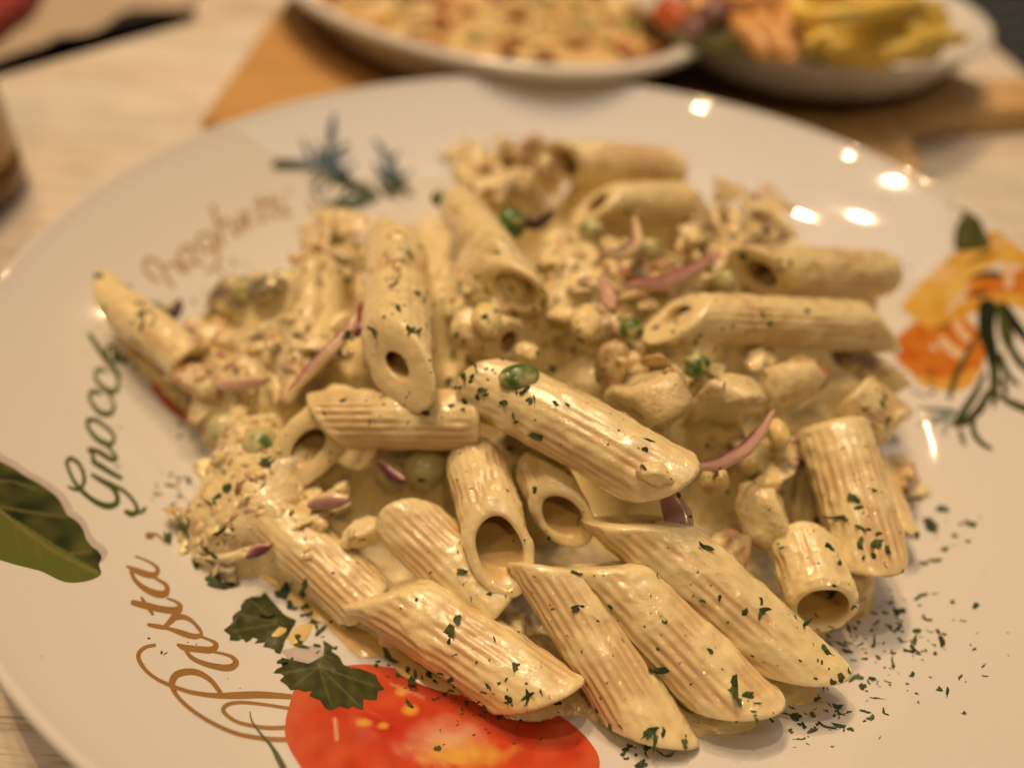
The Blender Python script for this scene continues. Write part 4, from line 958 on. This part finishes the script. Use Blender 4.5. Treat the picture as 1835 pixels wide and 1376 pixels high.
strip('onion_sliver', [(1120, 512), (1180, 508), (1230, 490), (1280, 462)], [9, 9, 9, 9], 28, .002, (PNK, (.34, .07, .10)), 'long pink red onion strip in the middle of the heap')
strip('onion_sliver', [(1080, 452), (1115, 455), (1140, 435), (1138, 395)], [9, 9, 9, 9], 26, .002, (CRM, PUR), 'curved purple onion crescent below the pale rear penne')
strip('onion_sliver', [(520, 705), (560, 660), (610, 610), (650, 550)], [7, 8, 8, 8], 24, .0022, (CRM, (.33, .10, .14)), 'straight onion stick with a purple edge left of the upright penne')
strip('onion_sliver', [(640, 600), (652, 570), (650, 545)], [9, 9, 9], 26, .002, (PUR, (.35, .05, .08)), 'dark red onion bit beside the upright penne')
strip('onion_sliver', [(1192, 880), (1215, 925), (1232, 990)], [8, 6, 4.5], 50, .002, ((.50, .26, .25), (.70, .50, .38)), 'translucent pink onion piece on the sharp tipped front penne', curl=-.2)
strip('onion_sliver', [(285, 572), (310, 560), (322, 540)], [5, 6, 6], 26, .002, ((.10, .04, .05), (.30, .20, .18)), 'blackish purple onion bit on the far left penne')
strip('onion_sliver', [(680, 828), (705, 850), (725, 862)], [-2, -1, -1], 22, .002, (PUR, PNK), 'purple onion bit in the dark gap under the level penne')
strip('onion_sliver', [(445, 995), (465, 985), (485, 978)], [5, 5, 5], 22, .002, (PUR, PNK), 'purple onion bit at the lower left foot')
strip('onion_sliver', [(1075, 500), (1090, 530), (1098, 558)], [9, 9, 9], 30, .002, (PNK, (.55, .30, .22)), 'rosy onion sliver left of the long pink strip')
strip('onion_sliver', [(555, 905), (590, 898), (625, 895)], [1, 2, 2], 32, .0024, ((.40, .22, .20), CRM), 'pinkish onion piece above the blurred lower left penne')
strip('onion_sliver', [(1455, 700), (1475, 680), (1470, 655)], [6, 7, 8], 22, .002, ((.45, .20, .10), (.55, .28, .15)), 'curled brown sliver above the short penne at the right edge')
strip('onion_sliver', [(385, 690), (430, 688), (480, 680)], [4, 4, 4], 28, .002, (PNK, CRM), 'pink onion sliver on the left flank of the heap')
strip('onion_sliver', [(905, 385), (960, 400), (990, 380)], [4, 4, 4], 26, .002, ((.07, .035, .03), (.25, .15, .11)), 'dark onion bit beside the vivid pea at the back')
# half pea on the big penne
bpy.context.view_layer.update()
dg = bpy.context.evaluated_depsgraph_get()
def cast(px, py):
    d = ray(px, py); d = d/np.linalg.norm(d)
    ok, P, n, idx, ob, mw = scene.ray_cast(dg, Vector(CAM), Vector(d))
    return (ok, np.array(P), np.array(n), ob)
ok, P, n, ob = cast(930, 676); n = np.array([.10, -.45, .88])
ball('pea', 928, 668, 74, 0, M_PEA, 'bright green half pea on the upper end of the big middle penne', 'pea', sc=(1.0, .66, .48), coat=.25, zsurf=P + n*.0002, align=n)

# ------------------------------------------------------------------ cream sauce that fills the gaps
bpy.context.view_layer.update(); dg = bpy.context.evaluated_depsgraph_get()
h = .00085
xs = np.arange(-.125, .118, h); ys = np.arange(-.118, .128, h)
HM = np.zeros((len(xs), len(ys)))
food = [o for o in COL.objects if o.get('category') in ('pasta', 'meat', 'mushroom', 'pea', 'corn') and o.name.split('.')[0] in ('penne', 'chicken_chunk', 'mushroom_piece', 'pea', 'corn_kernel')]
from mathutils.bvhtree import BVHTree
VV = []; FF = []; nb = 0
for o in food:
    me = o.data; n_ = len(me.vertices); co = np.empty(n_*3); me.vertices.foreach_get('co', co); co = co.reshape(-1, 3)
    mw = np.array(o.matrix_world); co = co @ mw[:3, :3].T + mw[:3, 3]
    VV.append(co)
    lt = np.empty(len(me.polygons), int); me.polygons.foreach_get('loop_total', lt)
    li = np.empty(len(me.loops), int); me.loops.foreach_get('vertex_index', li)
    st = np.cumsum(lt) - lt
    for L_ in np.unique(lt):
        ix = st[lt == L_]; FF += (li[ix[:, None] + np.arange(L_)] + nb).tolist()
    nb += n_
bvh = BVHTree.FromPolygons(np.concatenate(VV).tolist(), FF)
dn = Vector((0, 0, -1))
for i, x in enumerate(xs):
    for j, y in enumerate(ys):
        q = bvh.ray_cast(Vector((x, y, .12)), dn)
        HM[i, j] = q[0].z if q[0] is not None else -1
gX, gY = np.meshgrid(xs, ys, indexing='ij')
PZ = plate_z(np.hypot(gX, gY))
hit = HM > 0
HM = np.where(hit, HM, PZ)
def blur(A, sig):
    n_ = int(3*sig/h) + 1; k = np.exp(-.5*(np.arange(-n_, n_ + 1)*h/sig)**2); k /= k.sum()
    B = np.apply_along_axis(lambda v: np.convolve(np.pad(v, n_, 'edge'), k, 'valid'), 0, A)
    return np.apply_along_axis(lambda v: np.convolve(np.pad(v, n_, 'edge'), k, 'valid'), 1, B)
B1 = blur(HM, .0034)
drop = np.full(HM.shape, .0012)
def gz(px, py, z, rx): 
    c = at(px, py, z); return np.exp(-((gX - c[0])**2 + (gY - c[1])**2)/(2*rx**2))
for px, py, z, rx, dd in [(1100, 1010, .020, .020, .010), (1250, 1120, .014, .020, .010), (1360, 1000, .018, .010, .016), (900, 1150, .012, .016, .008), (690, 850, .028, .006, .012), (1085, 905, .03, .008, .012), (1050, 1200, .012, .02, .008), (1500, 640, .03, .012, .006), (1350, 1180, .01, .02, .008),
                          (650, 1000, .02, .012, .003), (620, 690, .035, .005, .006), (820, 800, .03, .012, .004), (1560, 900, .014, .016, .005), (690, 845, .03, .008, .03), (1365, 1030, .02, .009, .03), (1090, 935, .026, .008, .03), (1065, 900, .03, .008, .03), (1470, 650, .034, .010, .02), (1530, 650, .03, .010, .02), (620, 690, .036, .006, .02), (980, 325, .03, .006, .02), (870, 800, .035, .006, .015), (1010, 1000, .026, .004, .02), (285, 700, .010, .009, .03), (330, 740, .008, .006, .03), (265, 640, .012, .010, .03)]:
    drop = drop + dd*gz(px, py, z, rx)
for px, py, z, rx, dd in [(390, 900, .014, .018, .0012), (380, 640, .028, .022, .0028), (600, 500, .035, .02, .0026), (850, 320, .035, .02, .0024), (1100, 520, .038, .025, .0036), (900, 590, .04, .012, .003), (1320, 400, .03, .022, .0022), (1230, 720, .034, .018, .0040), (430, 790, .022, .014, .0028), (830, 570, .04, .014, .0022), (560, 930, .02, .014, .0026)]:
    drop = drop - dd*gz(px, py, z, rx)
pts3 = np.stack([gX, gY, np.zeros_like(gX)], -1).reshape(-1, 3)
nsa = nz(pts3, 120, 3).reshape(HM.shape); nsb = nz(pts3, 330, 8).reshape(HM.shape)
wz = np.clip(-(np.minimum(drop, .0012) - .0012)/.0022, 0, 1)
def vor(s, seed):
    out_ = np.empty(len(pts3))
    for i_, p_ in enumerate(pts3): out_[i_] = mnoise.voronoi(Vector((p_[0]*s + seed, p_[1]*s, seed)))[0][0]
    return out_.reshape(HM.shape)
lump_a = 1 - np.clip(vor(105, 2.2), 0, 1.0)**1.3; lump_b = 1 - np.clip(vor(230, 7.7), 0, 1.0)
SZ = B1 - np.maximum(drop, -.0032) + .0011*nsa + .0005*nsb + wz*(.0030*(lump_a - .5) + .0012*(lump_b - .5))
base_ = blur(hit.astype(float), .005) > .68
SZ = np.where(base_, np.maximum(SZ, PZ + .0016 + .0005*nsa), SZ)
fl_ = sum(gz(a_, b_, .008, .009) for a_, b_ in ((1365, 1030), (1090, 935), (1050, 890), (690, 845), (640, 1000), (930, 1150), (1000, 1010), (1330, 1100)))
SZ = np.where(fl_ > .35, np.maximum(SZ, PZ + .0010 + .0004*nsa), SZ)
cov_ = np.maximum(np.clip((blur(hit.astype(float), .0026) - .50)/.30, 0, 1), np.clip((fl_ - .35)/.3, 0, 1)*np.clip((blur(hit.astype(float), .006) - .3)/.2, 0, 1))
qn_ = np.hypot(gX - HC[0], gY - HC[1])/rb(gX, gY)
cov_ = np.maximum(cov_, np.clip((.88 - qn_)/.10, 0, 1))
SZ = np.where(qn_ < .9, np.maximum(SZ, PZ + .0016 + .0006*nsa + .012*np.clip(gY/.08, 0, 1)*np.clip((.85 - qn_)/.3, 0, 1)), SZ)
cov_ = blur(cov_*cov_*(3 - 2*cov_), .0010)
SZ = (PZ - .0012) + cov_*(np.maximum(SZ, PZ + .0004) - PZ + .0012)
keep = SZ > PZ - .0009
# smooth foot of the sauce
nx, ny = HM.shape
kv = keep.copy(); 
for dx in (-1, 0, 1):
    for dy in (-1, 0, 1): kv |= np.roll(np.roll(keep, dx, 0), dy, 1)
ids = -np.ones(HM.shape, int); ids[kv] = np.arange(kv.sum())
fa = np.stack([ids[:-1, :-1], ids[1:, :-1], ids[1:, 1:], ids[:-1, 1:]], -1).reshape(-1, 4)
fa = fa[(fa >= 0).all(1)]
Vs = np.stack([gX, gY, SZ], -1)[kv]
so = mesh_obj('cream_sauce', Vs, fa, M_SAUCE)
tag(so, 'thick cream sauce filling the gaps between the penne', 'sauce'); SHORT[so.name] = 'cream sauce'
# finely chopped chicken, onion and mushroom stirred through the sauce
bpy.context.view_layer.update(); dg = bpy.context.evaluated_depsgraph_get()
bm = bmesh.new(); bmesh.ops.create_icosphere(bm, subdivisions=1, radius=1.0)
BV = np.array([v.co[:] for v in bm.verts]); BF = np.array([[v.index for v in f.verts] for f in bm.faces]); bm.free()
FRV = []
for k in range(16):
    r = np.random.default_rng(300 + k); V = BV*(1 + .55*(r.random(len(BV)) - .4))[:, None]*np.array([r.uniform(.8, 1.7), r.uniform(.6, 1.0), r.uniform(.35, .7)])
    FRV.append(V)
M_CHOP = mat_attrcol('chopped_filling', .14, .3, .1, 700, .3)
PAL = [(.88, .70, .37), (.84, .62, .29), (.66, .43, .20), (.46, .25, .10), (.30, .14, .06), (.72, .46, .36), (.50, .20, .20), (.20, .05, .08), (.42, .42, .17), (.58, .48, .32)]
PPB = [.33, .25, .15, .07, .03, .07, .03, .02, .02, .03]
cv = []; cf = []; ccol = []; nn_ = 0
wz_ = np.array([z[2]*z[3] for z in ZONES], float); wz_[[1, 8]] *= .45; wz_ /= wz_.sum()
for k in range(1250):
    zi_ = int(rng.choice(len(ZONES), p=wz_)); cx, cy, rx, ry = ZONES[zi_][:4]
    t = rng.uniform(0, 2*math.pi); qq = rng.uniform(0, 1)**.5*1.15
    ok, P, n, ob = cast(cx + rx*qq*math.cos(t), cy + ry*qq*math.sin(t))
    if not ok: continue
    nm_ = ob.name.split('.')[0]
    if nm_ not in ('cream_sauce', 'chicken_chunk', 'mushroom_piece') and not (nm_ == 'penne' and rng.uniform() < .10): continue
    if n @ (CAM - P) < 0: n = -n
    R = px_size(P, 7 + 21*rng.uniform()**1.8)/2
    rm = np.array((Vector(n).to_track_quat('Z', 'Y') @ Quaternion((0, 0, 1), rng.uniform(0, 6.3)) @ Quaternion((1, 0, 0), rng.normal(0, .5))).to_matrix())
    V = (FRV[int(rng.integers(16))]*R) @ rm.T + P - n*R*.18
    c_ = np.array(PAL[int(rng.choice(10, p=PPB))])*rng.uniform(.85, 1.1)
    cv.append(V); cf.append(BF + nn_); ccol.append(np.repeat(c_[None], len(V), 0)); nn_ += len(V)
ch = mesh_obj('chopped_filling', np.concatenate(cv), np.concatenate(cf), M_CHOP, attrs={'Col': np.clip(np.concatenate(ccol), 0, .92)})
tag(ch, 'finely chopped chicken, onion and mushroom bits stirred through the cream sauce', 'filling', kind='stuff'); SHORT[ch.name] = 'chopped filling'
# the sauce runs over the chopped bits: raise it where they lie
bv2 = BVHTree.FromPolygons(np.concatenate(cv).tolist(), np.concatenate(cf).tolist())
HF = SZ.copy()
for i, x in enumerate(xs):
    for j, y in enumerate(ys):
        if kv[i, j]:
            q_ = bv2.ray_cast(Vector((x, y, .12)), dn)
            if q_[0] is not None: HF[i, j] = max(HF[i, j], min(q_[0].z, SZ[i, j] + .004))
SZ2 = np.where(cov_ > .85, np.maximum(SZ, blur(HF, .0016) + .0001), SZ)
so_c = np.array(so['base'])
so.data.vertices.foreach_set('co', (np.stack([gX, gY, SZ2], -1)[kv] - so_c).ravel()); so.data.update()
# thin pool of sauce on the plate at the lower left
def pool(name, poly, hgt, label, step=5.0):
    o = decal(name, poly, lambda a, b: (.8, .6, .3), .0001, step)
    o.parent = None; me = o.data
    Pp = np.asarray(poly, float)
    co = np.empty(len(me.vertices)*3); me.vertices.foreach_get('co', co); co = co.reshape(-1, 3)
    W2 = np.array([at_plate(*p) for p in np.vstack([Pp, Pp[:1]])])[:, :2]
    for i in range(len(co)):
        d_ = 1e9
        for a_, b_ in zip(W2[:-1], W2[1:]):
            vv = b_ - a_; t = max(0, min(1, ((co[i, :2] - a_) @ vv)/(vv @ vv + 1e-12))); d_ = min(d_, np.linalg.norm(co[i, :2] - a_ - t*vv))
        co[i, 2] += hgt*(1 - math.exp(-d_/.0016)) + .0002*mnoise.noise(Vector((co[i, 0]*300, co[i, 1]*300, 2)))
    c = (co.min(0) + co.max(0))/2; c[2] = co[:, 2].min()
    me.vertices.foreach_set('co', (co - c).ravel()); me.update(); o.location = c; o.matrix_parent_inverse = Matrix(); o['base'] = tuple(map(float, c))
    me.materials.clear(); me.materials.append(M_POOL)
    tag(o, label, 'sauce'); SHORT[o.name] = 'pool of sauce'
M_POOL = mat_plain('thin_cream_sauce', (.80, .60, .26), (.76, .53, .20), 80, .2, .0004, .25)
pool('sauce_pool', spline([(470, 1035), (520, 1075), (560, 1110), (590, 1125), (640, 1175), (690, 1180), (720, 1210), (770, 1232), (830, 1245), (840, 1215), (760, 1150), (700, 1120), (640, 1075), (560, 1040), (500, 1020), (470, 1035)], 5)[:-1], .0010, 'thin yellow pool of cream sauce beside the printed parsley')
pool('sauce_pool', spline([(515, 1142), (535, 1122), (560, 1115), (552, 1140), (530, 1160), (515, 1142)], 5)[:-1], .0009, 'small blob of sauce between the two printed parsley leaflets', 3.0)
pool('sauce_pool', spline([(482, 1140), (500, 1124), (514, 1128), (500, 1142), (482, 1140)], 5)[:-1], .0009, 'small drop of sauce on the printed parsley leaflet', 3.0)

# ------------------------------------------------------------------ dried parsley
bpy.context.view_layer.update(); dg = bpy.context.evaluated_depsgraph_get()
FL = []
for k in range(14):
    r = np.random.default_rng(100 + k); n_ = int(r.integers(9, 14)); t = np.linspace(0, 2*math.pi, n_, endpoint=False) + r.normal(0, .12, n_)
    el = [(1, .95), (1.4, .7), (1.8, .42), (1.15, .8), (1.5, .5)][k % 5]
    rr_ = np.clip(1 + .28*np.sin(2*t + r.uniform(0, 6)) + .20*np.sin(3*t + r.uniform(0, 6)) + r.normal(0, .12, n_), .35, 1.4)
    p = np.stack([np.cos(t)*el[0]*rr_, np.sin(t)*el[1]*rr_], 1)*.85
    z = p[:, 0]**2*r.uniform(-.25, .45) + p[:, 1]**2*r.uniform(-.5, .6) + .12*r.normal(size=n_)
    V = np.concatenate([np.concatenate([p, z[:, None] + .05], 1), np.concatenate([p, z[:, None] - .05], 1), [[r.normal(0, .15), r.normal(0, .15), .16 + r.normal(0, .1)]], [[0, 0, -.10]]])
    F = []
    for i in range(n_):
        j = (i + 1) % n_; F += [[i, j, 2*n_], [n_ + j, n_ + i, 2*n_ + 1], [i, n_ + i, n_ + j, j]]
    row = []
    for mt in M_FLAKE:
        me = bpy.data.meshes.new('parsley_flake'); me.from_pydata(V.tolist(), [], F); me.materials.append(mt); me.update(); row.append(me)
    FL.append((V, F, row))
# clusters: cx, cy, sx, sy, count, size lo, hi (pixels)
CL = [(1500, 1150, 60, 50, 46, 6, 22), (1620, 1130, 80, 90, 60, 4, 18), (1560, 1240, 90, 60, 34, 4, 16), (1700, 1180, 80, 110, 26, 4, 13), (1470, 1285, 80, 25, 30, 6, 18), (1420, 1320, 60, 30, 14, 5, 14),
      (720, 560, 40, 110, 34, 8, 26), (830, 690, 45, 45, 34, 10, 26), (880, 540, 70, 60, 40, 8, 22), (830, 640, 40, 40, 16, 10, 24), (1000, 560, 90, 70, 40, 6, 18), (1330, 410, 80, 50, 60, 8, 26), (1230, 470, 90, 50, 26, 6, 16),
      (1450, 480, 110, 40, 16, 8, 20), (1400, 580, 130, 30, 16, 8, 20), (950, 720, 90, 60, 15, 12, 28), (1120, 790, 90, 60, 9, 8, 20), (870, 1090, 130, 110, 24, 8, 26), (1130, 1180, 130, 110, 34, 7, 26), (1350, 1150, 90, 90, 22, 7, 24),
      (1150, 1330, 50, 35, 12, 10, 30), (960, 1240, 60, 50, 9, 10, 24), (700, 1200, 60, 30, 20, 6, 20), (860, 1270, 100, 50, 46, 5, 17), (780, 1220, 60, 30, 22, 6, 22), (520, 1080, 50, 30, 16, 8, 28), (540, 1150, 60, 40, 16, 6, 18),
      (390, 960, 50, 70, 34, 8, 28), (320, 900, 40, 60, 18, 5, 20), (300, 870, 40, 40, 14, 4, 12), (420, 560, 90, 60, 24, 8, 22), (250, 580, 60, 60, 22, 8, 24), (440, 480, 70, 15, 18, 8, 18), (560, 720, 90, 60, 14, 8, 20), (600, 480, 80, 60, 14, 8, 18),
      (470, 830, 60, 60, 12, 10, 26), (1540, 960, 50, 60, 14, 10, 28), (1600, 740, 50, 60, 8, 10, 22), (1250, 900, 90, 90, 12, 8, 22), (1690, 960, 70, 60, 14, 5, 24), (1650, 700, 30, 30, 6, 8, 16), (320, 720, 30, 30, 12, 4, 12), (240, 700, 90, 120, 20, 3, 8),
      (330, 1150, 150, 130, 14, 3, 9), (1150, 640, 90, 50, 18, 8, 22), (1330, 790, 60, 40, 6, 10, 22), (900, 300, 90, 40, 14, 8, 16), (1180, 350, 50, 40, 8, 8, 16), (1620, 420, 120, 60, 10, 4, 9), (900, 450, 300, 160, 150, 4, 13), (600, 620, 260, 200, 110, 4, 13), (1250, 560, 260, 130, 100, 4, 13), (1050, 1000, 350, 250, 150, 2, 7), (1450, 850, 160, 160, 60, 4, 12), (700, 350, 60, 40, 10, 4, 9)]
cand = []
for cx, cy, sx, sy, cnt, lo, hi in CL:
    plate_side = cx > 1465 or cx < 345 or cy > 1255 or (cy > 1060 and cx < 640)
    for k in range(cnt if plate_side else int(cnt*.55)): cand.append((rng.normal(cx, sx*.62), rng.normal(cy, sy*.62), (lo + (hi - lo)*rng.uniform()**2.2)*(1 if plate_side else .8)))
big_ = [(733, 458, 26), (706, 510, 22), (738, 590, 24), (748, 595, 18), (672, 596, 26), (625, 602, 26), (607, 630, 24), (903, 722, 20), (948, 718, 22), (993, 662, 30), (856, 712, 18), (962, 782, 30), (940, 700, 20), (762, 740, 20), (805, 1130, 38), (820, 1110, 24), (1034, 1028, 26), (1033, 1090, 26), (1264, 980, 26), (1185, 1200, 30), (1315, 1235, 40), (1340, 1245, 26), (1365, 1095, 26),
        (1165, 1310, 32), (1190, 1310, 24), (1160, 1340, 22), (1195, 1355, 26), (925, 1192, 26), (998, 1258, 24), (1570, 975, 34), (1590, 985, 26), (1668, 942, 40), (1740, 940, 22), (1610, 1095, 28), (1677, 1005, 20), (1640, 1145, 26), (1688, 1150, 24), (1750, 1085, 22), (620, 605, 18), (1625, 880, 22), (1580, 725, 20), (510, 1065, 44), (545, 1060, 28), (330, 945, 30), (300, 965, 30), (385, 1045, 44), (410, 1050, 30), (350, 1010, 26), (700, 1180, 34), (740, 1222, 34), (575, 1130, 24), (540, 1158, 24), (565, 1120, 20), (408, 875, 30), (370, 985, 24),
        (490, 825, 26), (755, 860, 18), (958, 878, 18), (1540, 1215, 20), (1600, 1190, 20), (1500, 1265, 24), (1425, 1285, 26), (870, 1270, 22), (785, 1340, 22), (620, 500, 20), (530, 600, 18), (1655, 1010, 18)]
cand += [(a_, b_, s_*.85) for a_, b_, s_ in big_]
cand.sort(key=lambda c: -c[2])
flake_labels = {}
dust_V = []; dust_F = []; nd = 0; singles = 0
for px, py, s in cand:
    if not (2 < px < PW - 2 and 2 < py < PH - 2): continue
    ok, P, n, ob = cast(px, py)
    if not ok: continue
    root = ob
    while root.parent is not None: root = root.parent
    if root.name.split('.')[0] not in ('plate', 'penne', 'chicken_chunk', 'mushroom_piece', 'cream_sauce', 'pea', 'corn_kernel', 'onion_sliver', 'sauce_pool', 'chopped_filling'): continue
    if n @ (CAM - P) < 0: n = -n
    R = px_size(P, s)/2
    q = Vector(n).to_track_quat('Z', 'Y') @ Quaternion((0, 0, 1), rng.uniform(0, 6.28)) @ Quaternion((1, 0, 0), rng.normal(0, .22))
    k = int(rng.integers(len(FL))); V, F, row = FL[k]
    loc = P + n*R*.08
    if singles < 300 and s > 6:
        o = bpy.data.objects.new('parsley_flake', row[int(rng.choice(3, p=[.5, .2, .3]))]); COL.objects.link(o)
        o.location = loc; o.rotation_mode = 'QUATERNION'; o.rotation_quaternion = q; o.scale = (R, R, R)
        mi = int(rng.choice(3, p=[.5, .2, .3])); o.data = row[mi]
        size = 'tiny' if s < 10 else 'small' if s < 15 else 'broad' if s < 24 else 'large'
        tone = ('green', 'paler', 'blackish')[mi]
        if root.name == 'plate':
            surf = 'printed tomato' if (py > 1185 and 515 < px < 1060) else 'bare plate'
            near_ = sorted(LANDS, key=lambda l: math.hypot(px - l[0], py - l[1]))[:4]
            opts = ['%s %s parsley flake on the %s %s the %s' % (size, tone, surf, direction(px, py, l[0], l[1]), l[2]) for l in near_]
        else:
            sh = SHORT.get(root.name, 'sauce')
            c_ = np.array(root.matrix_world.translation); dd_ = c_ - CAM; cz = dd_ @ FW; cx_, cy_ = PW/2 + FPX*(dd_ @ RT)/cz, PH/2 - FPX*(dd_ @ UP)/cz
            if root.name.startswith('penne'):
                part = ('middle' if math.hypot(px - cx_, py - cy_) < 45 else ('right' if px > cx_ else 'left') if abs(px - cx_) > abs(py - cy_) else ('lower' if py > cy_ else 'upper'))
                opts = ['%s %s parsley flake on the %s side of the %s' % (size, tone, part, sh), '%s %s parsley flake sticking to the %s, %s side' % (size, tone, sh, part)]
            else:
                near_ = sorted(LANDS, key=lambda l: math.hypot(px - l[0], py - l[1]))[:4]
                kindw = root.name.split('.')[0].replace('_', ' ')
                opts = ['%s %s parsley flake on the %s %s the %s' % (size, tone, kindw, direction(px, py, l[0], l[1]), l[2]) for l in near_]
        opts = [t_ for t_ in opts if len(t_.split()) <= 16] or [opts[0]]
        lab = next((t_ for t_ in opts if t_ not in flake_labels), opts[0])
        flake_labels.setdefault(lab, []).append(o)
        tag(o, lab, 'parsley flake', 'dried parsley flakes sprinkled over pasta and plate')
        singles += 1
    else:
        mw = np.array(q.to_matrix())
        dust_V.append((V*R) @ mw.T + loc); dust_F += [[i + nd for i in f] for f in F]; nd += len(V)
for lab, os_ in flake_labels.items():
    if len(os_) > 1:
        for o in os_: o['group'] = 'look-alike flakes: ' + lab
if dust_V:
    d_ = mesh_obj('parsley_dust', np.concatenate(dust_V), dust_F, M_FLAKE[0], smooth=False)
    tag(d_, 'fine dark green crumbs of dried parsley sprinkled over pasta and plate', 'herbs', kind='stuff')
print('flakes', singles, nd)
